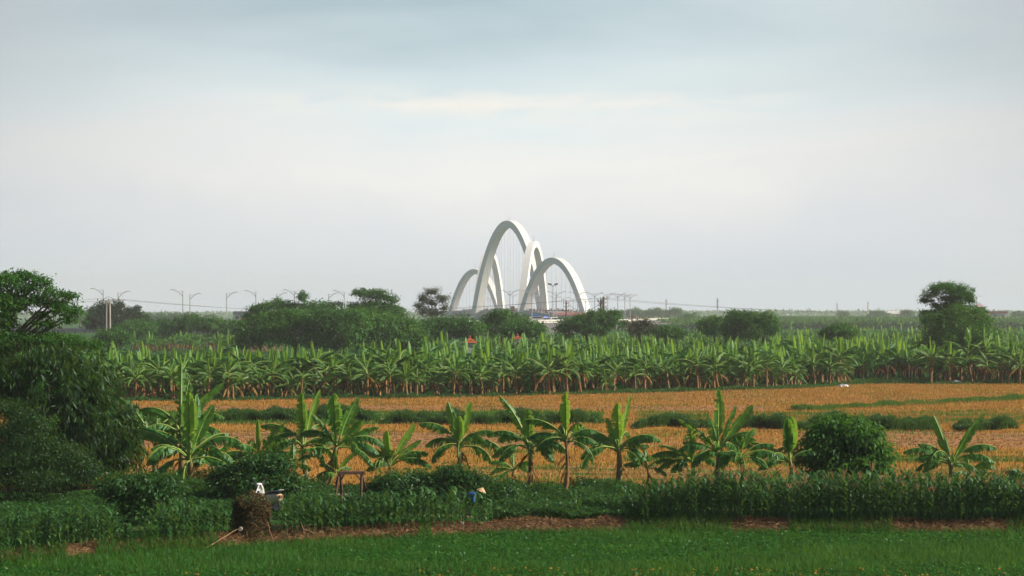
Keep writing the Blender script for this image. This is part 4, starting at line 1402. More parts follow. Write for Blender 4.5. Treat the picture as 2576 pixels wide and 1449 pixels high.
fg_banana(395, 1225, 392, 1110, std(1.2, 1.05) + [(170, 25, 50, 2.4, 0.55, 0, 60, 0.6), (185, 40, 75, 2.4, 0.55, 0, 55, 0.2), (80, 5, 15, 1.4, .5, 0)],
          'banana plant leaning out left over the field beside the bamboo', 103, D=94, rstem=0.14)
fg_banana(520, 1238, 535, 1170, std(0.85, 1) + [(10, 55, 110, 2.0, .55, 0), (15, 20, 60, 1.6, .5, 0, 40)], 'shorter banana plant crowded against the right of the largest one', 104, D=91)
fg_banana(652, 1232, 652, 1148, [(175, 40, 110, 1.3, .42), (5, 30, 95, 1.9, .5, 0, 40), (30, 55, 130, 1.3, .45), (150, 60, 140, 1.2, .4), (265, 4, 8, 1.6, .22, 1, 0, 0), (340, 20, 60, 1.7, .5, 0, 30), (210, 70, 150, 1.0, .4)],
          'small banana plant with a rolled upright spear leaf above the leafy shrub', 105, D=90.5)
fg_banana(778, 1225, 762, 1118, [(178, 42, 100, 2.0, .50), (182, 75, 150, 1.6, .48), (5, 50, 130, 1.2, .46), (355, 75, 160, 1.5, .46), (200, 100, 172, 1.5, .46), (330, 100, 170, 1.5, .42),
                                  (268, 3, 6, 2.1, .52, 0, 0, 0.35), (10, 8, 22, 2.35, .40, 1, 55, 0.1), (100, 50, 120, 1.5, .45), (150, 60, 120, 1.5, .45), (60, 30, 90, 1.4, .45)],
          'banana plant with a straight brown stem left of the leaning one', 106, rstem=0.12)
fg_banana(812, 1232, 847, 1122, [(262, 8, 14, 2.15, .66, 0, -15, 0.55), (5, 14, 30, 2.1, .6, 0, 55, 0.3), (350, 30, 55, 1.5, .6, 0, 40, 0.2), (0, 55, 130, 2.1, .45), (5, 65, 140, 1.9, .45), (178, 40, 115, 1.7, .5), (185, 20, 50, 1.6, .5, 0, 30, .6),
                                  (340, 90, 150, 1.8, .42), (95, 4, 10, 1.9, .45), (200, 70, 160, 1.1, .4), (100, 50, 110, 1.4, .4)],
          'banana plant with a thick stem leaning right and wide upright leaves', 107, rstem=0.17)
fg_banana(985, 1226, 982, 1168, [(178, 50, 100, 1.7, .44), (165, 40, 95, 1.7, .42), (5, 50, 105, 1.7, .46), (350, 65, 125, 1.8, .45), (200, 70, 140, 1.1, .4), (250, 6, 10, 1.35, .48, 1, 0, 0.1), (12, 22, 38, 1.9, .5, 1, 55, 0.3), (20, 40, 62, 1.6, .42, 0, 45, 0.2), (185, 12, 25, 1.2, .4, 0, 40), (90, 50, 100, 1.2, .4)],
          'small bright low banana plant between the trestle and the centre', 108, rstem=0.09)
fg_banana(1150, 1228, 1155, 1118, [(178, 38, 95, 1.9, .52), (190, 60, 135, 1.5, .5), (2, 45, 110, 1.8, .5), (0, 65, 145, 2.0, .52), (350, 80, 160, 1.6, .5), (200, 90, 168, 1.5, .5), (178, 8, 16, 1.75, .46, 0, 60, 0.2), (5, 8, 16, 1.8, .44, 1, 60, 0.2), (265, 4, 8, 1.25, .5, 1, 0, .1), (100, 45, 110, 1.6, .5), (120, 70, 140, 1.6, .5), (60, 60, 130, 1.5, .5), (270, 70, 165, 1.3, .5)],
          'banana plant with two upright leaves forming a V above a shrub', 109, rstem=0.13)
fg_banana(1330, 1240, 1332, 1122, [(176, 18, 42, 2.25, .42, 0, 65, .5), (178, 45, 105, 1.7, .5), (2, 45, 115, 1.6, .48), (265, 8, 12, 1.55, .5, 0, 0, .2), (358, 55, 150, 1.7, .5), (200, 85, 160, 1.5, .5), (270, 60, 168, 1.6, .55), (330, 80, 165, 1.4, .5), (185, 75, 140, 1.6, .46), (100, 40, 110, 1.5, .45), (50, 60, 130, 1.4, .5)],
          'banana plant with one long leaf slanting up to the left, near the centre', 110, rstem=0.12)
fg_banana(1422, 1248, 1424, 1106, [(268, 4, 10, 1.85, .50, 1, 8, .3), (178, 42, 95, 1.9, .46), (185, 60, 120, 1.6, .45), (2, 42, 100, 1.3, .44), (5, 60, 130, 1.3, .4), (200, 80, 150, 1.4, .4), (350, 100, 172, 1.5, .24), (100, 40, 100, 1.4, .42), (170, 60, 135, 1.2, .42)],
          'slender banana plant with a single pale erect leaf and reddish stem', 111, rstem=0.095, dry=1)
fg_banana(1552, 1238, 1556, 1128, [(266, 5, 12, 1.8, .54, 1, 0, .35), (10, 6, 14, 2.15, .34, 1, 40, .2), (178, 40, 100, 1.7, .5), (182, 55, 115, 1.9, .52), (3, 45, 100, 1.5, .46), (358, 50, 120, 1.85, .5), (195, 80, 165, 1.9, .5), (345, 80, 155, 1.3, .5), (330, 90, 160, 1.2, .45), (180, 10, 22, 1.4, .4, 0, 50), (95, 40, 110, 1.5, .5), (120, 60, 120, 1.4, .5)],
          'full round-headed banana plant with a pale ribbed leaf at the left end of the corn', 112, rstem=0.14)
fg_banana(1735, 1232, 1742, 1160, [(178, 45, 85, 1.5, .42), (182, 60, 110, 1.7, .46), (188, 80, 130, 1.5, .42), (5, 40, 100, 1.1, .45), (260, 8, 15, 1.5, .5, 0, 0), (100, 20, 60, 1.3, .45), (350, 70, 140, 1.2, .4), (200, 85, 150, 1.1, .42)],
          'low banana plant on the left of the tall pair over the corn', 113, D=91)
fg_banana(1800, 1232, 1806, 1130, [(262, 4, 10, 2.4, .52, 0, -25, .35), (2, 28, 45, 2.2, .56, 0, 60, .2), (20, 15, 28, 1.9, .4, 0, 50, .2), (178, 35, 65, 2.0, .48), (182, 60, 130, 1.8, .5), (2, 45, 95, 1.7, .45), (355, 60, 125, 1.6, .45), (270, 60, 165, 1.4, .5), (200, 85, 165, 1.4, .5), (340, 85, 165, 1.3, .48), (100, 20, 60, 1.6, .5)],
          'tallest banana plant over the right corn with crossing upright leaves', 114, D=90, rstem=0.14)
fg_banana(1862, 1236, 1864, 1150, [(5, 50, 100, 1.5, .4), (2, 65, 115, 1.5, .42), (350, 80, 150, 1.2, .4), (178, 55, 110, 1.1, .36), (30, 6, 60, 1.5, .34, 1, 30, .1), (185, 90, 165, 1.2, .4), (100, 40, 100, 1.2, .4), (270, 80, 165, .9, .3)],
          'thin banana plant with a curled yellow-green top, right of the tall pair', 115, D=88.5, rstem=0.08)
fg_banana(1985, 1235, 1988, 1158, [(262, 4, 8, 1.75, .62, 1, 0, .1), (250, 8, 14, 1.7, .6, 0, -25, .3), (178, 45, 85, 1.8, .4), (182, 62, 105, 1.7, .42), (188, 80, 130, 1.4, .42), (5, 50, 110, 1.2, .4), (100, 30, 80, 1.3, .4)],
          'banana plant with one bright blunt upright leaf beside the round shrub', 116, D=90)
fg_banana(2385, 1240, 2392, 1165, [(176, 14, 22, 2.0, .46, 0, 60, .2), (5, 24, 38, 2.3, .50, 0, 55, .2), (15, 22, 45, 1.9, .46, 0, 40, .2), (178, 50, 110, 2.1, .5), (180, 35, 85, 1.6, .42), (3, 45, 110, 2.1, .46), (355, 60, 130, 1.9, .46), (195, 70, 150, 1.4, .42), (340, 80, 160, 1.4, .42), (90, 20, 60, 1.5, .45), (270, 40, 130, 1.1, .45)],
          'wide-spreading banana plant standing alone at the right', 117, D=91, rstem=0.13)
fg_banana(2582, 1250, 2584, 1210, [(265, 4, 8, 1.3, .4, 1, 0, .1), (178, 40, 100, 1.0, .4), (185, 60, 130, .9, .4), (5, 50, 110, 1.2, .4), (200, 30, 80, .9, .4)],
          'banana plant cut by the right edge of the frame', 118, D=89)
fg_banana(1110, 1240, 1112, 1215, [(5, 50, 120, 1.1, .35), (178, 60, 130, 1.2, .35), (220, 40, 110, .9, .3), (100, 20, 60, .9, .3), (300, 60, 130, .9, .3)],
          'small banana sucker growing out of the low shrub left of the farmer', 119, D=88, rstem=0.06)
fg_banana(735, 1236, 738, 1175, [(5, 35, 90, 1.0, .35), (178, 40, 110, 1.2, .38), (220, 60, 140, 1.0, .35), (100, 10, 40, 1.3, .4), (330, 60, 130, 1.0, .35)],
          'short shaded banana plant low behind the straight brown stem', 120, D=90, rstem=0.07)

fg_banana(1294, 1232, 1292, 1182, [(178, 50, 105, 1.1, .34), (185, 75, 130, 1.0, .32), (5, 40, 100, 0.9, .34), (100, 20, 60, 1.1, .34), (200, 90, 150, .9, .3), (350, 70, 140, .8, .3)],
          'small banana sucker close against the left of the centre plant', 121, D=91, rstem=0.05)
fg_banana(838, 1236, 846, 1190, [(5, 25, 60, 1.1, .3, 1, 50, .1), (178, 40, 90, .8, .26), (40, 50, 110, .8, .28), (262, 4, 10, .9, .2, 1)],
          'thin yellow-green banana sucker right of the leaning thick stem', 122, D=89.5, rstem=0.035)
fg_banana(1625, 1226, 1628, 1178, [(5, 55, 100, 1.2, .36, 0, 30), (178, 60, 110, 1.0, .34), (150, 30, 80, 1.0, .34), (350, 80, 140, .9, .3), (100, 10, 40, 1.0, .3)],
          'low banana sucker right of the round-headed plant', 123, D=91, rstem=0.05)
fg_banana(2445, 1232, 2440, 1190, [(5, 50, 120, 1.2, .36), (178, 40, 100, 1.2, .36), (30, 70, 140, 1.0, .34), (200, 70, 140, 1.0, .3), (100, 20, 70, 1.1, .34)],
          'small banana sucker beside the wide-spreading plant at right', 124, D=91.5, rstem=0.05)

# ---- plantation
def pl_variant(seed, h, sc, lowres=False):
    rng = np.random.default_rng(seed)
    tr, cr = MB(), MB()
    lean = rng.uniform(-0.25, 0.25, 2)
    t = np.linspace(0, 1, 4 if lowres else 6)[:, None]
    top = np.array([lean[0], lean[1], h])
    tr.tube(top * t - [0, 0, 0.15], np.linspace(0.15, 0.085, len(t)), 5 if lowres else 7, cap=False)
    nl = 9 if lowres else 13
    seg = 5 if lowres else 9
    a = rng.uniform(0, 360)
    for k in range(nl):
        a += 137.5 + rng.uniform(-20, 20)
        q_ = k / nl
        a0 = 80 - 50 * q_ + rng.uniform(-14, 14)
        a1 = a0 + rng.uniform(55, 110) - 20 * q_
        mt = 0
        if k <= 2 and rng.random() < 0.4:
            mt = 2
            a0, a1 = 105, 170
        leaf(cr, top - [0, 0, 0.25 * (1 - q_)], a, a0, a1, sc * rng.uniform(1.4, 2.3), sc * rng.uniform(.38, .52), rng, 0.5, seg, mt, rng.uniform(-55, 55), 0.14, rng.uniform(0.3, 1.15), ribs=not lowres)
    # one or two upright young leaves
    for k in range(rng.choice([0, 1, 1, 2])):
        leaf(cr, top, rng.uniform(0, 360), rng.uniform(1, 8), rng.uniform(8, 24), sc * rng.uniform(1.2, 1.95), sc * rng.uniform(.34, .48), rng, 0.25, seg, 1 if rng.random() < .6 else 0, 0, 0.2, 0.15, ribs=not lowres)
    if rng.random() < 0.5:
        leaf(tr, top * 0.8, rng.uniform(0, 360), 130, 176, 0.9, 0.25, rng, 0.8, 4, 1, 0, 0.1, 0.9, ribs=False)
    return tr, cr


PM = [M['pban'], M['young'], M['dry'], M['rib']]
TM = [M['stem_dry'], M['dry']]
VAR = []
for k in range(14):
    tr, cr = pl_variant(300 + k, R.uniform(1.7, 2.5), R.uniform(0.9, 1.15))
    VAR.append((tr.mesh('stem', TM, True), cr.mesh('crown', PM)))
# small sucker variants
for k in range(2):
    tr, cr = pl_variant(330 + k, 1.2, 0.75)
    VAR.append((tr.mesh('stem', TM, True), cr.mesh('crown', PM)))
LOW = []
for k in range(7):
    tr, cr = pl_variant(350 + k, R.uniform(2.0, 2.7), R.uniform(0.95, 1.15), True)
    LOW.append((tr.arrays(), cr.arrays()))

rp = np.random.default_rng(77)
cand = []
step = 1.65
for r_ in range(15):
    for X_ in np.arange(-60, 84, step):
        x = X_ + rp.uniform(-0.75, 0.75)
        px_g = x / 195 * F + CX
        y = edgeD(px_g) + 1.0 + r_ * 1.75 + rp.uniform(-0.8, 0.8) + 1.5 * float(vnoise(np.array([x * 0.35]), np.array([1.0]), 6)[0])
        if rp.random() < (0.16 if r_ < 2 else 0.05):
            continue
        px = CX + x / y * F
        if px < 120 or px > 2900:
            continue
        if 2130 < px < 2330 and r_ < 7:
            continue
        if px > 2130 and r_ < 8:
            pass
        cand.append((r_, x, y))
cand.sort(key=lambda c_: c_[0] + (50 if abs(c_[1]) > 0.262 * c_[2] else 0))
inds = cand[:274]
used = set(inds)
for (r_, x, y) in inds:
    v = VAR[rp.integers(0, 14)] if not (rp.random() < 0.2) else VAR[14 + rp.integers(0, 2)]
    px = CX + x / y * F
    s_ = rp.uniform(0.76, 1.2) * (1 + 0.12 * float(vnoise(np.array([x * 0.25]), np.array([y * 0.3]), 2)[0])) * (1.12 if px > 2100 else 1.0)
    e = empty('banana_plant', (x, y, gz1(x, y)), rp.uniform(0, 6.28))
    e.scale = (s_, s_, s_ * rp.uniform(0.92, 1.1))
    e.rotation_euler = (rp.normal() * 0.07, rp.normal() * 0.07, rp.uniform(0, 6.28))
    tag(e, 'banana plant standing in the front rows of the plantation beyond the golden stubble', 'banana plant', 'banana plants in the front rows of the plantation')
    for nm_, me in zip(('stem', 'crown'), v):
        o = bpy.data.objects.new(nm_, me)
        o.parent = e
        C.objects.link(o)

pos = [(x, y) for (r_, x, y) in cand if (r_, x, y) not in used]


def region_ok(px, y):
    if px < 120:
        return False
    if px < 560:
        return y < 232 or (y > 395 and y < 560 and px > 330)
    if px < 720:
        return y < 232 or (y > 300 and y < 420 and px < 600)
    if px < 1060:
        return y < 248
    if px < 1240:
        return y < 300 or (y < 400 and px > 1180)
    if px < 1740:
        return y < 520
    return y < 640


y = 208.0
while y < 640:
    st = 2.0 * max(1.0, y / 240) ** 1.15
    hw = 0.31 * y
    for X_ in np.arange(-hw, hw, st):
        x = X_ + rp.uniform(-0.45, 0.45) * st
        yy = y + rp.uniform(-0.45, 0.45) * st
        px = CX + x / yy * F
        if yy < edgeD(px) + 25:
            continue
        if 225 < yy < 285 and 2320 < px < 2520:
            continue
        if abs(px - 1182) < 22 and 235 < yy < 275:
            continue
        if region_ok(px, yy):
            pos.append((x, yy))
    y += st * 1.35
pos = np.array(pos)
pz_ = gz(pos[:, 0], pos[:, 1])
P3 = np.column_stack([pos, pz_])
print('plantation mass plants', len(P3))
vi = rp.integers(0, 7, len(P3))
rest_s, rest_c = MB(), MB()
for k in range(7):
    sel = P3[vi == k]
    ro = rp.uniform(0, 6.28, len(sel))
    sc_ = rp.uniform(0.75, 1.12, len(sel)) * (1 + 0.15 * vnoise(sel[:, 0] * 0.12, sel[:, 1] * 0.1, 7))
    rest_s.merge(LOW[k][0], sel, ro, sc_)
    rest_c.merge(LOW[k][1], sel, ro, sc_)
a = rest_c
n0 = a.n
V, q_, qm, t_, tm = rest_s.arrays()
a.add(V, None, None)
a.q.append((q_ + n0, qm + 4))
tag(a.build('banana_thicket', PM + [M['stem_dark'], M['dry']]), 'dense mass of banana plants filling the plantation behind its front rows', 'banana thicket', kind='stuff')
# far hazy plantation
fp = []
for _ in range(8000):
    y = 850 + 1100 * rp.random() ** 2.2
    x = rp.uniform(W(1480, y), W(2700, y))
    if CX + x / y * F < 1700 and y < 1000:
        continue
    fp.append((x, y))
fp = np.array(fp)
farm = MB()
n_ = len(fp)
z_ = gz(fp[:, 0], fp[:, 1])
for k in range(9):
    P = np.column_stack([fp + rp.normal(size=(n_, 2)) * 0.9, z_ + 1.6 + rp.uniform(-0.8, 0.6, n_)])
    A = rp.normal(size=(n_, 3)) * [1, 1, 0.3] + [0, 0, 0.9 if k < 5 else 0.1]
    farm.cards(P, A, rp.normal(size=(n_, 3)), rp.uniform(1.8, 3.2, n_), rp.uniform(0.6, 1.1, n_), mat=1 if k < 1 else 0)
tag(farm.build('banana_field', [M['mango'], M['pban']]), 'hazy far banana field stretching along the right horizon', 'banana field', kind='stuff')

# ---------------------------------------------------------------- field cover (stubble, grass, weeds)
rs = np.random.default_rng(31)


def scatter(n, px0, px1, y0, y1):
    """points spread evenly on the ground inside a wedge"""
    y = np.sqrt(rs.uniform(y0 ** 2, y1 ** 2, n))
    px = rs.uniform(px0, px1, n)
    x = (px - CX) * y / F
    return x, y, px


x, y, px = scatter(225000, -200, 2900, 88, 228)
cv = cover(x, y)
keep = (cv[:, 0] > 0.5) & (y < edgeD(px) - 0.5)
nzm = vnoise(x * 0.5, y * 0.9, 6) * 0.35
isg = (cv[:, 1] + nzm * 1.2 + rs.normal(size=len(x)) * 0.15) > 0.55
iss = (cv[:, 2] + nzm) > 0.6
P = np.column_stack([x, y, gz(x, y)])
n_h = rs.uniform(0.12, 0.26, len(x))
sel = keep & ~isg & ~iss
b = MB().blades(P[sel], n_h[sel], rs.uniform(0.03, 0.06, sel.sum()), rs.uniform(0.1, 0.6, sel.sum()), rs)
tag(b.build('stubble', M['stubble']), 'golden rice stubble covering the harvested field', 'stubble', kind='stuff')
sel = keep & iss & ~isg
b = MB()
A = rs.normal(size=(sel.sum(), 3)) * [1, 0.6, 0.12]
b.cards(P[sel] + [0, 0, 0.06], A, np.array([[0, 0.2, 1.0]]) + rs.normal(size=A.shape) * 0.3, rs.uniform(0.15, 0.4, len(A)), rs.uniform(0.03, 0.07, len(A)))
tag(b.build('straw', M['straw']), 'loose dry straw strewn in pale streaks over the stubble', 'straw', kind='stuff')
sel = keep & isg
b = MB().blades(P[sel], n_h[sel] * 1.2, rs.uniform(0.03, 0.06, sel.sum()), rs.uniform(0.1, 0.6, sel.sum()), rs)
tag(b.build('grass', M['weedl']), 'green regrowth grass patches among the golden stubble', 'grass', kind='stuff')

# tall weeds along the ditch
segs = [(290, 420, 1062, 30), (525, 760, 1060, 30), (690, 955, 1058, 34), (960, 1520, 1066, 36), (1590, 1800, 1074, 28), (1860, 2000, 1074, 32), (1990, 2360, 1080, 42), (2400, 2560, 1078, 30)]
P, Hh = [], []
for (a_, b_, fy, hp) in segs:
    n_ = int((b_ - a_) * 62)
    px = rs.uniform(a_, b_, n_)
    D0 = H * F / (fy - HY)
    y = D0 + rs.uniform(-0.4, 3.2, n_) + 1.1 * vnoise(px * 0.03, px * 0.01, 3)
    x = (px - CX) * y / F
    ed = np.clip(np.minimum(px - a_, b_ - px) / 28, 0.15, 1)
    h_ = hp * D0 / F * np.clip(0.72 + 0.5 * vnoise(px * 0.045, y * 0.4, 4) + 0.25 * vnoise(px * 0.16, y, 5), 0.12, 1.5) * ed
    P.append(np.column_stack([x, y, gz(x, y)]))
    Hh.append(h_)
P, Hh = np.concatenate(P), np.concatenate(Hh)
b = MB().blades(P, Hh * rs.uniform(0.6, 1.15, len(P)), rs.uniform(0.03, 0.055, len(P)), rs.uniform(0.1, 0.7, len(P)), rs)
k = rs.random(len(P)) < 0.8
Pc = P[k] + np.column_stack([np.zeros((k.sum(), 2)), Hh[k] * rs.random(k.sum()) ** 0.6 * 0.9])
b.cards(Pc, rs.normal(size=Pc.shape) + [0, 0, .2], rs.normal(size=Pc.shape) + [0, 0, 1], rs.uniform(.1, .2, len(Pc)), rs.uniform(.04, .09, len(Pc)))
tag(b.build('ditch_weeds', M['weed']), 'dark strip of tall weeds along the ditch across the stubble', 'weeds', kind='stuff')
# bright strip at right
px = rs.uniform(1990, 2620, 17000)
ly = np.interp(px, [2000, 2300, 2576], [1032, 1014, 1003])
D0 = H * F / (ly - HY)
y = D0 + 2.5 * vnoise(px * 0.02, px * 0.013, 2) + rs.normal(size=len(px)) * 1.3 * np.interp(px, [1990, 2200], [0.3, 1])
x = (px - CX) * y / F
b = MB().blades(np.column_stack([x, y, gz(x, y)]), rs.uniform(0.2, 0.6, len(px)) * np.clip(0.7 + 0.9 * vnoise(px * 0.03, y * 0.2, 7), 0.15, 2), rs.uniform(0.03, 0.06, len(px)), rs.uniform(0.1, 0.6, len(px)), rs)
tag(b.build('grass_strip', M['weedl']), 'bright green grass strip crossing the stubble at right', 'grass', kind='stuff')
# weeds at the plantation edge
px = rs.uniform(100, 2900, 44000)
y = edgeD(px) + rs.uniform(-1.2, 3.5, len(px)) + np.where((px > 2130) & (px < 2335), rs.uniform(0, 16, len(px)), 0)
x = (px - CX) * y / F
hh = rs.uniform(0.15, 0.5, len(px)) * (0.8 + 0.5 * vnoise(px * 0.05, y * 0.3, 7))
b = MB().blades(np.column_stack([x, y, gz(x, y)]), hh, rs.uniform(0.04, 0.09, len(px)), rs.uniform(0.1, 0.7, len(px)), rs)
tag(b.build('undergrowth', M['weed']), 'low undergrowth at the foot of the plantation edge', 'undergrowth', kind='stuff')
# rough ground behind the brown field at left
px = rs.uniform(-40, 720, 30000)
y = rs.uniform(236, 400, len(px))
x = (px - CX) * y / F
kk = ~((px > 555) & (y > 290))
b = MB()
P = np.column_stack([x, y, gz(x, y) + rs.uniform(0, 1.4, len(x)) * (0.6 + 0.5 * vnoise(x * 0.1, y * 0.08, 2))])[kk]
b.cards(P, rs.normal(size=P.shape) + [0, 0, .4], rs.normal(size=P.shape) + [0, 0, .8], rs.uniform(.3, .7, len(P)), rs.uniform(.12, .25, len(P)))
tag(b.build('scrub', M['weed']), 'rough green scrub between the left plantation and the far trees', 'scrub', kind='stuff')

# foreground green field
x, y, px = scatter(118000, -350, 2950, 58, 78)
f_ = foot(px)
k = (y < f_ + 0.1)
x, y, px, f_ = x[k], y[k], px[k], f_[k]
P = np.column_stack([x, y, gz(x, y)])
creep = smooth(0.35, 0.65, 0.5 + 0.5 * vnoise(x * 0.35 + 1, y * 0.6, 2) + 0.4 * (bandf(px, 850, 2300, 120) * (y > 66) + (y < 64) - 0.5))
cr = rs.random(len(x)) < creep
b = MB().blades(P[~cr], rs.uniform(0.12, 0.34, (~cr).sum()), rs.uniform(0.015, 0.028, (~cr).sum()), rs.uniform(0.1, 0.6, (~cr).sum()), rs)
Pc = P[cr] + np.column_stack([np.zeros((cr.sum(), 2)), rs.uniform(0.02, 0.2, cr.sum())])
b.cards(Pc, rs.normal(size=Pc.shape) * [1, 1, .3], rs.normal(size=Pc.shape) * 0.35 + [0, -0.2, 1], rs.uniform(.07, .13, len(Pc)), rs.uniform(.05, .09, len(Pc)))
x2, y2, _ = scatter(74000, -350, 2950, 58, 78)
px2 = CX + x2 / y2 * F
k2 = y2 < foot(px2) + 0.1
P2 = np.column_stack([x2, y2, gz(x2, y2)])[k2]
b.blades(P2, rs.uniform(0.08, 0.2, len(P2)), rs.uniform(0.015, 0.03, len(P2)), rs.uniform(0.2, 0.8, len(P2)), rs)
tag(b.build('grass', M['grass']), 'lush low green crop and grass filling the near field', 'grass', kind='stuff')
x, y, px = scatter(900, -40, 2620, 60.5, 65)
k = (rs.random(len(x)) < np.clip(0.2 + 0.8 * bandf(px, 1100, 2350, 200), 0, 1)) & (y < 64.5 - 0.6 * np.abs(vnoise(x * 2, y, 3)) * 2)
P = np.column_stack([x, y, gz(x, y) + 0.17])[k]
b = MB().cards(P, rs.normal(size=P.shape) * [1, 1, .2], rs.normal(size=P.shape) * 0.4 + [0, -0.3, 1], rs.uniform(.06, .13, len(P)), rs.uniform(.05, .09, len(P)))
tag(b.build('fallen_leaves', M['orange_leaf']), 'small orange and yellow leaves dotted over the nearest grass', 'leaves', kind='stuff')

# straw-covered bank
n_ = 36000
px = rs.uniform(-350, 2950, n_)
y = foot(px) + rs.uniform(-0.1, 0.75, n_)
x = (px - CX) * y / F
P = np.column_stack([x, y, gz(x, y) + 0.02])
b = MB().cards(P, rs.normal(size=P.shape) * [1, .6, .35] + [0, 0, .15], rs.normal(size=P.shape) + [0, -.4, .6], rs.uniform(.08, .28, n_), rs.uniform(.015, .035, n_))
tag(b.build('dry_grass', M['straw']), 'dry brown grass matted over the earth bank before the corn', 'dry grass', kind='stuff')
b = MB()
n_ = 19000
px = rs.uniform(-350, 2950, n_)
y = foot(px) + rs.uniform(-0.25, 0.7, n_)
k = vnoise(px * 0.012, px * 0.003, 4) + 0.4 * (px < 800) + 0.3 * (px > 1900) > 0.3
x = (px - CX) * y / F
P = np.column_stack([x, y, gz(x, y)])[k]
b.blades(P, rs.uniform(0.12, 0.45, len(P)), rs.uniform(0.015, 0.03, len(P)), rs.uniform(0.1, 0.6, len(P)), rs)
tag(b.build('grass_tufts', M['grass']), 'green grass tufts growing along the foot of the earth bank', 'grass', kind='stuff')

# weeds between corn and bananas
def weedmass(segs, mat, name, label, leafs=(0.07, 0.15), dens=1.0):
    b = MB()
    for (px0, px1, d0, d1, h, n_) in segs:
        n_ = int(n_ * dens)
        px = rs.uniform(px0, px1, n_)
        y = rs.uniform(d0, d1, n_)
        x = (px - CX) * y / F
        hz = h * (0.7 + 0.35 * vnoise(x * 1.3, y * 1.1, 5) + 0.2 * vnoise(x * 3.7, y * 3.1, 6)) * np.clip(np.minimum(px - px0, px1 - px) / 40, 0.2, 1)
        P = np.column_stack([x, y, gz(x, y) + hz * rs.random(n_) ** 0.5])
        k = rs.random(n_) < 0.25
        b.cards(P[~k], rs.normal(size=P[~k].shape) * [1, 1, .5] - [0, 0, .1], rs.normal(size=P[~k].shape) * .5 + [0, -.2, 1], rs.uniform(*leafs, (~k).sum()), rs.uniform(*leafs, (~k).sum()) * 0.6)
        Pg = P[k].copy()
        Pg[:, 2] = gz(Pg[:, 0], Pg[:, 1])
        b.blades(Pg, hz[k] * rs.uniform(0.6, 1.3, k.sum()), rs.uniform(0.015, 0.03, k.sum()), rs.uniform(0.1, 0.7, k.sum()), rs)
    return tag(b.build(name, M[mat]), label, 'weeds', kind='stuff')


weedmass([(-350, 330, 71, 86, 0.45, 44000), (330, 620, 75, 88, 0.4, 18000), (690, 860, 77, 91, 0.45, 12000), (930, 1180, 80, 92, 0.5, 15000), (840, 940, 84, 92, 0.3, 4000), (560, 850, 86, 92, 0.8, 9000), (380, 560, 86, 92, 0.9, 7000)],
             'weed', 'weeds', 'tangled green weeds behind the left corn')
weedmass([(1215, 1660, 77.2, 80.5, 0.55, 26000), (1230, 1640, 80, 91, 0.4, 20000), (1600, 2950, 82, 91, 0.5, 34000), (1240, 1640, 86, 90, 0.65, 9000)],
         'weed', 'bean_patch', 'low leafy bean-like plants between the farmer and the tall corn', (0.08, 0.16))

# ---------------------------------------------------------------- shrubs near
def shrub(label, D, px, blobs, n, leafs, mat, seed, name='shrub', asp=0.5, clump=0.18, droop=0.35, shell=0.7, tr=0.05, flat=0.0):
    return tree(name, label, D, px, None, blobs, n, leafs, mat, 'shrub', asp, None, seed, clump, droop, flat, shell, tr, True, 14)


shrub('spreading cassava-like shrub with grey-green leaves over a dark hollow at left', 75.5, 345, [(345, 1215, 85, 25), (290, 1225, 50, 25), (400, 1225, 55, 28), (350, 1250, 80, 30), (345, 1290, 55, 35), (345, 1325, 45, 25)], 17000, 0.15, 'weed', 201)
shrub('tall leafy shrub with star-shaped leaves behind the scooter', 85, 655, [(655, 1160, 60, 25), (610, 1185, 45, 25), (700, 1175, 45, 28), (650, 1205, 80, 28), (575, 1215, 45, 25), (720, 1215, 40, 25), (560, 1190, 30, 20)], 15000, 0.15, 'weed', 202)
shrub('low dark spreading shrub right of the trestle', 84.5, 1030, [(990, 1215, 55, 22), (1050, 1210, 60, 22), (1100, 1215, 45, 25), (950, 1232, 35, 18), (1030, 1240, 90, 18)], 14000, 0.15, 'weed', 203)
shrub('low shrub with fine leaves behind the farmer', 84, 1225, [(1220, 1225, 50, 22), (1265, 1232, 40, 20), (1180, 1205, 35, 18), (1140, 1190, 30, 18), (1210, 1250, 70, 20)], 12000, 0.13, 'weed', 204)
tree('round_shrub', 'big round glossy green shrub standing above the right corn', 91, 2125, None,
     [(2120, 1065, 60, 20), (2085, 1085, 55, 25), (2165, 1090, 60, 28), (2060, 1115, 45, 28), (2130, 1120, 75, 35), (2200, 1130, 40, 28), (2050, 1150, 48, 28), (2110, 1165, 75, 32), (2190, 1165, 48, 28), (2225, 1145, 20, 15), (2120, 1195, 90, 18)],
     19000, 0.25, 'round', 'shrub', 0.42, None, 205, 0.17, 0.6, 0.55, 1.0, 0.05, True, 12)

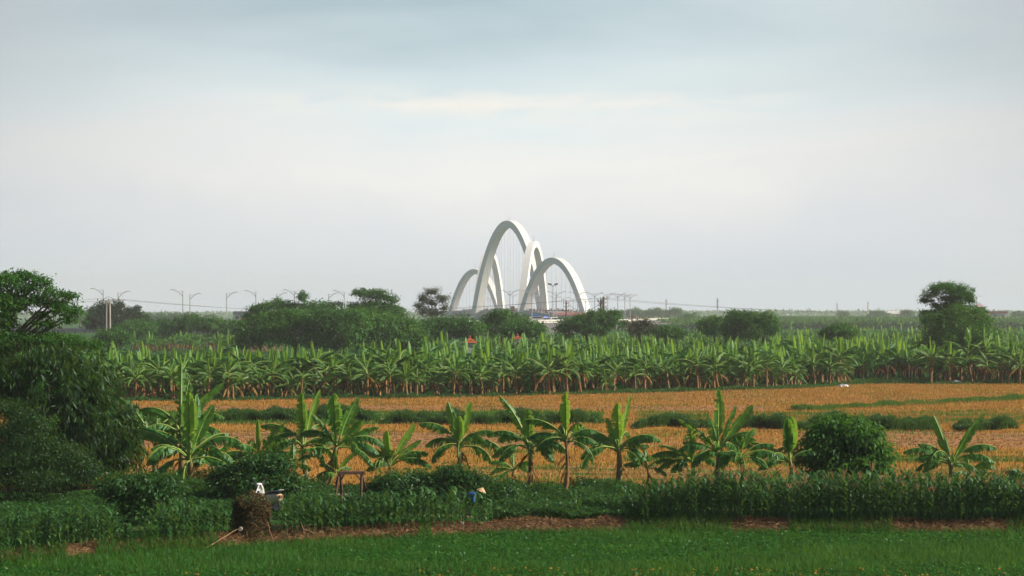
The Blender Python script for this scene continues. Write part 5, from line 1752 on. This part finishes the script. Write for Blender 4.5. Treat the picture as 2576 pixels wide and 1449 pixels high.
# ---------------------------------------------------------------- corn
def corn_variant(seed, h, tassel):
    rng = np.random.default_rng(seed)
    st, lf = MB(), MB()
    st.tube([(0, 0, -0.05), (0.01, 0, h * 0.5), (0.02, 0.01, h * 0.85)], [0.018, 0.014, 0.006], 5)
    a = rng.uniform(0, 6.28)
    nl = int(9 + h * 2)
    for k in range(nl):
        a += math.pi + rng.uniform(-0.5, 0.5)
        z = h * (0.18 + 0.66 * k / nl)
        L_ = rng.uniform(0.42, 0.62) * (0.75 + 0.25 * h) * (1 - 0.35 * (k / nl) ** 3)
        n_ = 6
        t = np.linspace(0, 1, n_ + 1)
        ang = np.radians(18 + rng.uniform(0, 15) + (95 + rng.uniform(-20, 40)) * t ** 1.2)
        hd = np.array([math.cos(a), math.sin(a), 0])
        d = np.sin(ang)[:, None] * hd + np.cos(ang)[:, None] * np.array([0, 0, 1.])
        pts = np.concatenate([[[0, 0, z]], [0, 0, z] + np.cumsum(d[:-1] * L_ / n_, 0)])
        bi = np.array([-hd[1], hd[0], 0])
        w = 0.042 * np.sin(np.pi * (0.12 + 0.88 * t)) ** 0.6 + 0.002
        V = np.stack([pts - bi * w[:, None], pts + bi * w[:, None]], 1).reshape(-1, 3)
        i = np.arange(n_)[:, None] * 2
        lf.add(V, i + np.array([[0, 1, 3, 2]]))
    out = [('stalk', st.mesh('stalk', M['cornstalk'])), ('foliage', lf.mesh('foliage', M['corn']))]
    if tassel:
        tb = MB()
        for k in range(5):
            aa = k * 1.3
            tb.tube([(0.02, 0.01, h * 0.83), (0.02 + 0.05 * math.cos(aa), 0.05 * math.sin(aa), h * 0.93), (0.02 + 0.1 * math.cos(aa), 0.1 * math.sin(aa), h * (0.99 if k else 1.04))], 0.007, 4)
        out.append(('tassel', tb.mesh('tassel', M['tassel'])))
    return out, (st, lf)


CL = [corn_variant(400 + k, 1.3, False) for k in range(5)]
CR = [corn_variant(420 + k, 1.78, k % 3 == 0) for k in range(6)]
rc = np.random.default_rng(55)
left, right = [], []
for r_ in range(5):
    px = -280.0
    while px < 1240:
        y = foot(px) + 0.45 + r_ * 0.55 + rc.uniform(-0.12, 0.12)
        step_ = 16 * rc.uniform(0.8, 1.25)
        ok = not (575 < px < 705 and r_ < 6) and not (295 < px < 400 and r_ > 0)
        if 1174 < px < 1190 and r_ < 2:
            ok = False
        if ok and px > 1175 and r_ > 2:
            ok = False
        if ok:
            left.append((r_, (px - CX) * y / F, y))
        px += step_
for r_ in range(8):
    px = 1575.0 if r_ > 1 else 1620.0
    if r_ > 3:
        px = 1440.0
    while px < 2880:
        y = foot(px) + 0.62 + r_ * 0.6 + rc.uniform(-0.15, 0.15)
        if rc.random() < (0.96 if px > 1600 else 0.3):
            right.append((r_, (px - CX) * y / F, y))
        px += 12.5 * rc.uniform(0.75, 1.3)
left = [p_ for p_ in left if rc.random() < 0.97]
print('corn', len(left), len(right))


def hpx(px):
    return np.interp(px, [0, 650, 1000, 1300, 1440, 1600, 1750], [0.98, 0.92, 1.0, 1.05, 0.55, 0.75, 1.0])


def corn_put(pl, variants, nind, label, group, masslabel, hs):
    pl = sorted(pl, key=lambda p_: p_[0] + 0.001 * rc.random() + (50 if abs(p_[1]) > 0.262 * p_[2] else 0))
    for (r_, x, y) in pl[:nind]:
        parts = variants[rc.integers(0, len(variants))][0]
        e = empty('corn_plant', (x, y, gz1(x, y)), rc.uniform(0, 6.28))
        s_ = rc.uniform(*hs) * hpx(CX + x / y * F) * (1.0 + 0.17 * float(vnoise(np.array([x * 1.1]), np.array([y]), 3)[0]))
        e.scale = (s_, s_, s_ * rc.uniform(0.9, 1.08))
        tag(e, label, 'corn plant', group)
        for nm_, me in parts:
            o = bpy.data.objects.new(nm_, me)
            o.parent = e
            C.objects.link(o)
    rest = pl[nind:]
    mbr = MB()
    P = np.array([(x, y, gz1(x, y)) for (_, x, y) in rest])
    vi = rc.integers(0, len(variants), len(P))
    for k in range(len(variants)):
        sel = P[vi == k]
        if len(sel):
            ro, sc_ = rc.uniform(0, 6.28, len(sel)), rc.uniform(*hs, len(sel)) * hpx(CX + sel[:, 0] / sel[:, 1] * F)
            st, lf = variants[k][1]
            A = st.arrays()
            A = (A[0], A[1], A[2] + 1, A[3], A[4] + 1)
            mbr.merge(A, sel, ro, sc_)
            mbr.merge(lf.arrays(), sel, ro, sc_)
    tag(mbr.build('corn_rows', [M['corn'], M['cornstalk']]), masslabel, 'corn', kind='stuff')


corn_put(left, CL, 150, 'waist-high young corn plant in the front rows of the left corn patch', 'corn plants at left', 'young corn plants behind the front rows of the left patch', (0.72, 1.12))
corn_put(right, CR, 150, 'tall dark corn plant in the front rows of the right corn patch', 'corn plants at right', 'tall corn filling the right patch behind its front rows', (0.75, 1.12))

# ---------------------------------------------------------------- small near things
# heap of dry vines over a stump
x, D, z = W(632, 72.7), 72.7, gz1(W(632, 72.7), 72.7)
e = empty('vine_heap', (x, D, z - 0.2))
e.scale = (0.86, 0.86, 0.86)
tag(e, 'tall brown heap of tangled dry vines on the bank in front of the scooter', 'vine heap')
rv = np.random.default_rng(8)
b = MB()
prof = [(0.0, 1.78), (0.35, 1.76), (0.6, 1.66), (0.7, 1.5), (0.62, 1.2), (0.56, 0.9), (0.56, 0.5), (0.64, 0.2), (0.8, -0.1)]
b.lathe(prof, 28)
Vv = b.v[0]
aa = np.arctan2(Vv[:, 1], Vv[:, 0])
Vv[:, 0] *= 1 + 0.14 * np.sin(aa * 2 + Vv[:, 2] * 2.6) + 0.08 * np.sin(aa * 5 + Vv[:, 2] * 7)
Vv[:, 2] += 0.12 * np.sin(aa + 0.5) * (Vv[:, 2] > 1.2)
Vv[:, 1] *= 0.8 + 0.1 * np.sin(aa * 4 + Vv[:, 2] * 5)
Vv *= np.array([0.86, 0.86, 0.94], np.float32)
b.build('core', M['bark'], e, smooth_=True)
vb = MB()
for k in range(1500):
    a0 = rv.uniform(0, 2 * math.pi)
    h0 = rv.uniform(0.0, 1.75)
    n_ = 7
    t = np.linspace(0, 1, n_)
    aw = a0 + rv.uniform(-0.7, 0.7) * t + 0.25 * np.sin(t * 6 + rv.uniform(0, 6))
    drop = rv.uniform(0.1, 1.0) if rv.random() < 0.7 else rv.uniform(-0.25, 0.25)
    hz = h0 - drop * t
    rr = np.interp(hz, [-0.2, 0.2, 0.5, 0.9, 1.2, 1.5, 1.66, 1.76, 1.8], [0.85, 0.66, 0.58, 0.58, 0.64, 0.72, 0.62, 0.4, 0.2]) * (1 + rv.uniform(-0.08, 0.22)) + 0.06 * np.sin(t * 9 + k)
    hz = np.maximum(hz, 0.02)
    vb.tube(np.stack([rr * np.cos(aw), 0.85 * rr * np.sin(aw), hz], 1), rv.uniform(0.006, 0.017), 3, cap=False)
n_ = 6000
a_ = rv.uniform(0, 6.28, n_)
hz = rv.uniform(0, 1.8, n_)
rr = np.interp(hz, [-0.2, 0.2, 0.5, 0.9, 1.2, 1.5, 1.66, 1.76, 1.8], [0.85, 0.66, 0.58, 0.58, 0.64, 0.72, 0.62, 0.4, 0.2]) * rv.uniform(0.85, 1.2, n_)
P = np.stack([rr * np.cos(a_), 0.85 * rr * np.sin(a_), hz], 1)
vb.cards(P, rv.normal(size=P.shape) + [0, 0, -0.5], rv.normal(size=P.shape), rv.uniform(.08, .3, n_), rv.uniform(.015, .04, n_))
for k_ in range(len(vb.v)):
    w_ = vb.v[k_]
    aa_ = np.arctan2(w_[:, 1], w_[:, 0])
    w_[:, 0] *= 1 + 0.14 * np.sin(aa_ * 2 + w_[:, 2] * 2.6) + 0.08 * np.sin(aa_ * 5 + w_[:, 2] * 7)
    w_[:, 2] += 0.12 * np.sin(aa_ + 0.5) * np.clip(w_[:, 2] - 0.6, 0, 1)
vb.build('vines', M['vine'], e)
gb = MB()
k = rv.random(n_) < 0.22
gb.cards(P[k] * [1.03, 1.03, 1], rv.normal(size=P[k].shape), rv.normal(size=P[k].shape), 0.09, 0.05)
gb.build('leaves', M['weed'], e)
# pale log end
o = MB()
lx, ly, lz = W(605, 72.1), 72.1, zat(1331, 72.1)
o.tube([(0, -0.10, 0), (0, 0.0, 0), (0, 0.7, 0.06)], [0.07, 0.075, 0.075], 12)
tag(o.build('log', M['slab'], loc=(lx, ly, lz)), 'pale sawn log end sticking out of the brown vine heap', 'log')


def stick(name, a, b_, r, label, mat='straw', kinks=0.0, extra=()):
    a, b_ = np.array(a), np.array(b_)
    t = np.linspace(0, 1, 8)[:, None]
    rr = np.random.default_rng(int(abs(a[0] * 100)))
    P = a + (b_ - a) * t + rr.normal(size=(8, 3)) * kinks
    m_ = MB().tube(P, np.linspace(r, r * 0.6, 8), 5)
    for (u, v, w_) in extra:
        c_ = a + (b_ - a) * u
        m_.tube([c_, c_ + np.array(v) * 0.5 + [0, 0, 0.03], c_ + np.array(v)], [r * 0.6, r * 0.5, r * 0.3], 4)
    base = a.copy()
    m_.v = [v_ - base.astype(np.float32) for v_ in m_.v]
    return tag(m_.build(name, M[mat], loc=tuple(base)), label, 'stick' if 'branch' not in name else 'branch')


M['drywood'] = solid('dry_wood', (0.34, 0.21, 0.11), (0.2, 0.12, 0.07), 6, 0.85)
p0 = on_ground(508, 1384)
stick('stick', p0, (W(600, 72.1), 72.1, zat(1330, 72.1)), 0.022, 'long bare stick leaning against the left of the vine heap', 'drywood', 0.01)
p0 = on_ground(690, 1372)
stick('stick', p0, (W(672, 71.9), 71.9, zat(1312, 71.9)), 0.02, 'thin upright stake just right of the vine heap', 'drywood', 0.008)
p0 = on_ground(772, 1362)
stick('dry_branch', p0, (W(760, 71.7), 71.7, zat(1324, 71.7)), 0.025, 'forked dry branch stuck in the bank between vine heap and trestle', 'drywood', 0.02,
      [(0.9, (0.35, 0, 0.12), 0), (0.8, (0.5, 0, -0.22), 0), (0.7, (-0.1, 0, 0.3), 0), (0.6, (0.25, 0, 0.25), 0), (0.5, (-0.12, 0, -0.3), 0)])

# trestle
D = 83.5
xa, xb = W(852, D), W(914, D)
xm = (xa + xb) / 2
z0 = gz1(xm, D)
e = empty('timber_trestle', (xm, D, z0), 0.12)
tag(e, 'weathered brown timber trestle with splayed legs behind the left corn', 'trestle')
zt = zat(1190, D) - z0
hw = (xb - xa) / 2
MB().box((0, 0.0, zt), (2 * hw + 0.12, 0.16, 0.11)).box((0, 0.42, zt - 0.005), (2 * hw + 0.1, 0.12, 0.1)).build('beam', M['wood'], e)


def leg(p, q_, r, nm='leg'):
    p, q_ = np.array(p), np.array(q_)
    m_ = MB().tube([p, q_], r, 4)
    m_.build(nm, M['wood'], e)


leg((-hw * 0.98, 0, zt - 0.05), (-hw - 0.22, -0.25, -0.1), 0.055)
leg((-hw * 0.80, 0.42, zt - 0.05), (-hw * 0.72, 0.5, -0.1), 0.065)
leg((hw * 0.86, 0, zt - 0.05), (hw * 0.80, -0.2, -0.1), 0.06)
leg((hw * 0.98, 0.42, zt - 0.05), (hw + 0.26, 0.5, -0.1), 0.05)
leg((-hw * 0.92, 0.2, zt * 0.72), (-hw * 0.5, 0.2, zt - 0.05), 0.035, 'brace')
leg((hw * 0.90, 0.2, zt * 0.72), (hw * 0.4, 0.2, zt - 0.05), 0.035, 'brace')
leg((-hw - 0.14, 0.3, 0.35), (-hw * 0.7, 0.3, 0.37), 0.03, 'rail')
leg((hw * 0.8, 0.2, 0.33), (hw + 0.18, 0.4, 0.35), 0.03, 'rail')
x_, D_, z_ = on_ground(848, 1252)
o = MB().box((0, 0, 0.08), (1.05, 0.5, 0.14), taper=0.93)
tag(o.build('stone_slab', M['slab'], loc=(x_, D_, z_)), 'pale flat stone slab lying behind the trestle legs', 'stone slab')

# scooter
D = 80.0
e = empty('motor_scooter', (W(668, D), D, gz1(W(668, D), D)), math.radians(180 - 44))
e.scale = (1.06, 1.06, 1.06)
tag(e, 'white scooter with black seat parked behind the brown vine heap', 'scooter')


def loft(sections, mat, name, par):
    """sections: (x, half width, z bottom, z top)"""
    m_ = MB()
    V = []
    k_ = 12
    for (sx, hw_, zb, zt_) in sections:
        a = np.linspace(0, 2 * np.pi, k_, endpoint=False)
        ca_, sa_ = np.cos(a), np.sin(a)
        V.append(np.stack([np.full(k_, sx), hw_ * np.sign(ca_) * np.abs(ca_) ** 0.7, (zb + zt_) / 2 + (zt_ - zb) / 2 * np.sign(sa_) * np.abs(sa_) ** 0.7], 1))
    V = np.concatenate(V)
    n_ = len(sections)
    i = np.arange(n_ - 1)[:, None] * k_
    j = np.arange(k_)[None]
    m_.add(V, np.stack([i + j, i + (j + 1) % k_, i + k_ + (j + 1) % k_, i + k_ + j], -1).reshape(-1, 4))
    return m_.build(name, M[mat], par, smooth_=True)


# local +x is forward
loft([(-0.92, 0.03, 0.62, 0.70), (-0.86, 0.14, 0.46, 0.74), (-0.6, 0.19, 0.36, 0.76), (-0.3, 0.18, 0.3, 0.72), (-0.05, 0.12, 0.28, 0.62), (0.02, 0.05, 0.3, 0.5)], 'cream', 'body', e)
loft([(-0.90, 0.06, 0.78, 0.83), (-0.8, 0.13, 0.74, 0.86), (-0.45, 0.15, 0.72, 0.84), (-0.15, 0.13, 0.68, 0.80), (0.02, 0.07, 0.62, 0.72)], 'black', 'seat', e)
MB().box((0.2, 0, 0.28), (0.5, 0.34, 0.1)).build('footboard', M['black'], e)
m_ = MB()
t = np.linspace(0, 1, 8)
V, q_ = [], []
for tt in t:
    wv_ = 0.10 + 0.14 * math.sin(math.pi * min(1, tt * 0.9 + 0.08))
    for u in np.linspace(-1, 1, 7):
        V.append((0.52 - 0.12 * tt - 0.10 * u * u, u * wv_, 0.30 + 0.68 * tt))
for i in range(7):
    for j in range(6):
        q_.append((i * 7 + j, i * 7 + j + 1, (i + 1) * 7 + j + 1, (i + 1) * 7 + j))
m_.add(V, q_)
sh = m_.build('front_shield', M['white'], e, smooth_=True)
so = sh.modifiers.new('thick', 'SOLIDIFY')
so.thickness = 0.03
loft([(0.30, 0.05, 0.94, 1.02), (0.36, 0.13, 0.93, 1.08), (0.44, 0.13, 0.93, 1.08), (0.52, 0.05, 0.96, 1.04)], 'white', 'headlight_cowl', e)
hb = MB().tube([(0.30, -0.34, 1.06), (0.36, -0.15, 1.02), (0.36, 0.15, 1.02), (0.30, 0.34, 1.06)], 0.017, 6)
hb.build('handlebar', M['black'], e)
for s_ in (-1, 1):
    mr = MB().tube([(0.34, s_ * 0.22, 1.04), (0.33, s_ * 0.28, 1.2)], 0.008, 5)
    mr.lathe([(0, 0.01), (0.05, 0.012), (0.06, 0.0), (0.05, -0.012), (0, -0.01)], 10, c=(0.33, s_ * 0.3, 1.22))
    mr.build('mirror', M['black'], e)
loft([(0.50, 0.03, 0.36, 0.44), (0.6, 0.07, 0.40, 0.54), (0.75, 0.06, 0.38, 0.52), (0.86, 0.03, 0.32, 0.4)], 'white', 'mudguard', e)
for wx in (-0.62, 0.66):
    w_ = MB()
    a = np.linspace(0, 2 * np.pi, 25)
    w_.tube(np.stack([wx + 0.20 * np.cos(a), 0 * a, 0.24 + 0.20 * np.sin(a)], 1), 0.045, 8, cap=False)
    tyre = w_.build('wheel', M['rubber'], e, smooth_=True)
    MB().tube([(wx, -0.03, 0.24), (wx, 0.03, 0.24)], 0.13, 12).build('rim', M['steel'], tyre)
MB().tube([(0.38, 0, 0.9), (0.6, 0, 0.45), (0.66, 0, 0.24)], 0.025, 6).build('fork', M['steel'], e)
MB().box((-0.94, 0, 0.66), (0.04, 0.16, 0.08)).build('tail_light', M['tilefar'], e)
MB().tube([(-0.7, -0.1, 0.86), (-0.95, -0.1, 0.9), (-0.95, 0.1, 0.9), (-0.7, 0.1, 0.86)], 0.013, 6).build('grab_rail', M['steel'], e)
hx, hy = W(647, D), D - 0.2
m_ = MB()
V = []
for i in range(6):
    for j in range(3):
        V.append((-0.05 + 0.05 * j + 0.012 * math.sin(i), 0.02 * math.sin(i * 2 + j), 0.0 - 0.055 * i))
m_.add(V, [(i * 3 + j, i * 3 + j + 1, i * 3 + 3 + j + 1, i * 3 + 3 + j) for i in range(5) for j in range(2)])
cz = m_.build('cloth', M['blue'], loc=(W(651, D), D - 0.25, zat(1233, D)))
cz.modifiers.new('thick', 'SOLIDIFY').thickness = 0.015
tag(cz, 'bright blue cloth hanging from the scooter handlebar', 'cloth')

# farmer bending in the corn
D = 78.2
xf = W(1178, D)
e = empty('person', (xf, D, gz1(xf, D)))
e.scale = (0.95, 0.95, 0.95)
tag(e, 'person bending in the corn, wearing a conical straw hat, blue shirt and dark trousers', 'person')


def skin_mesh(name, verts, edges, radii, mat, par, root=0, sub=1):
    me = bpy.data.meshes.new(name)
    me.from_pydata(verts, edges, [])
    me.materials.append(M[mat])
    o = bpy.data.objects.new(name, me)
    C.objects.link(o)
    o.parent = par
    md = o.modifiers.new('skin', 'SKIN')
    md.use_smooth_shade = True
    if not me.skin_vertices:
        me.attributes  # layer is created with the modifier below
        bpy.context.view_layer.objects.active = o
    for i, r_ in enumerate(radii):
        v_ = me.skin_vertices[0].data[i]
        v_.radius = (r_, r_) if np.isscalar(r_) else r_
        v_.use_root = (i == root)
    sb_ = o.modifiers.new('sub', 'SUBSURF')
    sb_.levels = sub
    sb_.render_levels = sub
    return o


# facing right (+x), bent forward; body is one continuous surface
V = [(-0.12, 0, 0.80), (-0.06, 0, 0.98), (0.06, 0, 1.16), (0.15, 0, 1.24), (0.22, 0, 1.28), (0.29, 0, 1.33), (0.33, 0, 1.30),
     (-0.11, -0.10, 0.76), (0.02, -0.12, 0.42), (-0.06, -0.12, 0.07), (0.08, -0.12, 0.03),
     (-0.11, 0.10, 0.76), (0.10, 0.12, 0.44), (0.02, 0.12, 0.07), (0.16, 0.12, 0.03),
     (0.12, -0.17, 1.17), (0.18, -0.22, 0.93), (0.34, -0.18, 0.78), (0.41, -0.16, 0.75),
     (0.12, 0.17, 1.17), (0.22, 0.22, 0.95), (0.40, 0.16, 0.84), (0.47, 0.14, 0.82)]
E = [(0, 1), (1, 2), (2, 3), (3, 4), (4, 5), (5, 6), (0, 7), (7, 8), (8, 9), (9, 10), (0, 11), (11, 12), (12, 13), (13, 14), (2, 15), (15, 16), (16, 17), (17, 18), (2, 19), (19, 20), (20, 21), (21, 22)]
Rr = [0.13, 0.12, 0.13, 0.06, 0.075, 0.095, 0.07, 0.085, 0.055, 0.035, 0.03, 0.085, 0.055, 0.035, 0.03, 0.06, 0.038, 0.025, 0.028, 0.06, 0.038, 0.025, 0.028]
# fingers
for (hi, sy) in ((18, -1), (22, 1)):
    bx_, by_, bz_ = V[hi]
    for f_i, (dy, ln) in enumerate(((-0.028, 0.062), (-0.010, 0.074), (0.010, 0.07), (0.028, 0.055))):
        V.append((bx_ + 0.035, by_ + dy, bz_ - 0.012))
        E.append((hi, len(V) - 1))
        Rr.append(0.009)
        V.append((bx_ + 0.035 + ln * 0.5, by_ + dy * 1.1, bz_ - 0.03))
        E.append((len(V) - 2, len(V) - 1))
        Rr.append(0.0085)
        V.append((bx_ + 0.035 + ln * 0.7, by_ + dy * 1.1, bz_ - 0.055))
        E.append((len(V) - 2, len(V) - 1))
        Rr.append(0.007)
    V.append((bx_ + 0.0, by_ - sy * 0.035, bz_ - 0.01))
    E.append((hi, len(V) - 1))
    Rr.append(0.01)
    V.append((bx_ + 0.03, by_ - sy * 0.05, bz_ - 0.035))
    E.append((len(V) - 2, len(V) - 1))
    Rr.append(0.008)
BEND = math.radians(28)


def bend(v):
    x_, z_ = v[0] + 0.12, v[2] - 0.80
    return (-0.12 + x_ * math.cos(BEND) + z_ * math.sin(BEND), v[1], 0.80 - x_ * math.sin(BEND) + z_ * math.cos(BEND))


V = [v if 7 <= i_ <= 14 or i_ == 0 else bend(v) for i_, v in enumerate(V)]
skin_mesh('body', V, E, Rr, 'skin', e)
skin_mesh('shirt', [bend(v_) for v_ in [(-0.10, 0, 0.82), (-0.06, 0, 0.98), (0.06, 0, 1.16), (0.15, 0, 1.235), (0.12, -0.17, 1.17), (0.18, -0.22, 0.93), (0.31, -0.19, 0.80), (0.12, 0.17, 1.17), (0.22, 0.22, 0.95), (0.37, 0.17, 0.85)]],
          [(0, 1), (1, 2), (2, 3), (2, 4), (4, 5), (5, 6), (2, 7), (7, 8), (8, 9)], [0.155, 0.15, 0.165, 0.075, 0.085, 0.058, 0.042, 0.085, 0.058, 0.042], 'navy', e)
skin_mesh('trousers', [(-0.12, 0, 0.82), (-0.11, -0.10, 0.76), (0.02, -0.12, 0.42), (-0.06, -0.12, 0.12), (-0.11, 0.10, 0.76), (0.10, 0.12, 0.44), (0.02, 0.12, 0.12)],
          [(0, 1), (1, 2), (2, 3), (0, 4), (4, 5), (5, 6)], [0.15, 0.11, 0.078, 0.058, 0.11, 0.078, 0.058], 'trouser', e)
fb = MB()
fb.tube([(0.375, 0, 1.325), (0.405, 0, 1.30)], [0.012, 0.016], 6)       # nose
fb.build('nose', M['skin'], e)
for s_ in (-1, 1):
    MB().lathe([(0, -0.009), (0.009, 0), (0, 0.009)], 8, c=(0.375, s_ * 0.032, 1.345)).build('eye', M['black'], e)
    MB().box((0.29, s_ * 0.095, 1.33), (0.035, 0.015, 0.05)).build('ear', M['skin'], e)
MB().box((0.385, 0, 1.275), (0.012, 0.045, 0.01)).build('mouth', M['tilefar'], e)
MB().lathe([(0.0, 0.10), (0.06, 0.085), (0.1, 0.03), (0.1, -0.03), (0.085, -0.05)], 14, c=(0.285, 0, 1.345)).build('hair', M['black'], e, smooth_=True)
hm = MB().lathe([(0.0, 0.155), (0.05, 0.125), (0.12, 0.07), (0.215, -0.02), (0.21, -0.024), (0.1, 0.062), (0.0, 0.12)], 28)
hat = hm.build('hat', M['hat'], e, smooth_=False)
hat.location = (0.31, 0, 1.405)
hat.rotation_euler = (0.05, 0.22, 0)
for o_ in e.children:
    if o_.name.split('.')[0] in ('nose', 'eye', 'ear', 'mouth', 'hair', 'hat'):
        o_.location = bend(tuple(o_.location))
        o_.rotation_euler = (0, BEND if not o_.name.startswith('hat') else 0.40, 0)
# plastic scraps by the farmer
for k, (px, py, s_, lab) in enumerate(((1158, 1290, 0.10, 'small white plastic scrap hanging in the corn left of the farmer'), (1169, 1298, 0.08, 'small white plastic scrap nearest the feet of the farmer'),
                                       (1163, 1316, 0.07, 'tiny white scrap lying on the brown bank below the farmer'))):
    Dk = 77.4 if k < 2 else float(foot(px)) + 0.5
    m_ = MB()
    rr = np.random.default_rng(k + 60)
    n_ = 6
    G = np.array([(i / n_ - .5, 0.2 * math.sin(i * 1.9 + j), j / n_ - .5) for i in range(n_ + 1) for j in range(n_ + 1)]) * s_ * 1.4 + rr.normal(size=((n_ + 1) ** 2, 3)) * s_ * 0.08
    m_.add(G, [(i * (n_ + 1) + j, (i + 1) * (n_ + 1) + j, (i + 1) * (n_ + 1) + j + 1, i * (n_ + 1) + j + 1) for i in range(n_) for j in range(n_)])
    o = m_.build('plastic_scrap', M['plastic'], loc=(W(px, Dk), Dk, zat(py, Dk)))
    o.modifiers.new('thick', 'SOLIDIFY').thickness = 0.004
    tag(o, lab, 'plastic scrap')
for k, (px, py, w_, lab) in enumerate(((2400, 964, 1.6, 'crumpled white plastic sheet at the edge of the right plantation'), (2118, 973, 1.2, 'pale heap of plastic at the field edge right of centre'))):
    x_, D_, z_ = on_ground(px, py)
    rr = np.random.default_rng(k + 80)
    n_ = 7
    G = np.array([((i / n_ - .5) * w_, (j / n_ - .5) * w_ * 0.6, 0.28 * math.sin(math.pi * i / n_) * math.sin(math.pi * j / n_)) for i in range(n_ + 1) for j in range(n_ + 1)]) + rr.normal(size=((n_ + 1) ** 2, 3)) * 0.05
    m_ = MB().add(G, [(i * (n_ + 1) + j, (i + 1) * (n_ + 1) + j, (i + 1) * (n_ + 1) + j + 1, i * (n_ + 1) + j + 1) for i in range(n_) for j in range(n_)])
    o = m_.build('plastic_sheet', M['plastic'], loc=(x_, D_ - 0.8, z_ + 0.05))
    o.modifiers.new('thick', 'SOLIDIFY').thickness = 0.01
    tag(o, lab, 'plastic sheet')

# ---------------------------------------------------------------- haze
hm_, gg, o = new_mat('thin_haze')
pv = gg.n('ShaderNodeVolumePrincipled')
pv.inputs['Color'].default_value = (0.93, 0.96, 1.0, 1)
pv.inputs['Density'].default_value = 0.00018
pv.inputs['Anisotropy'].default_value = 0.1
gg.l(pv.outputs[0], o.inputs['Volume'])
hz_ = MB().box((0, 2590, 45), (4860, 5280, 100)).build('haze', hm_)
tag(hz_, kind='stuff')
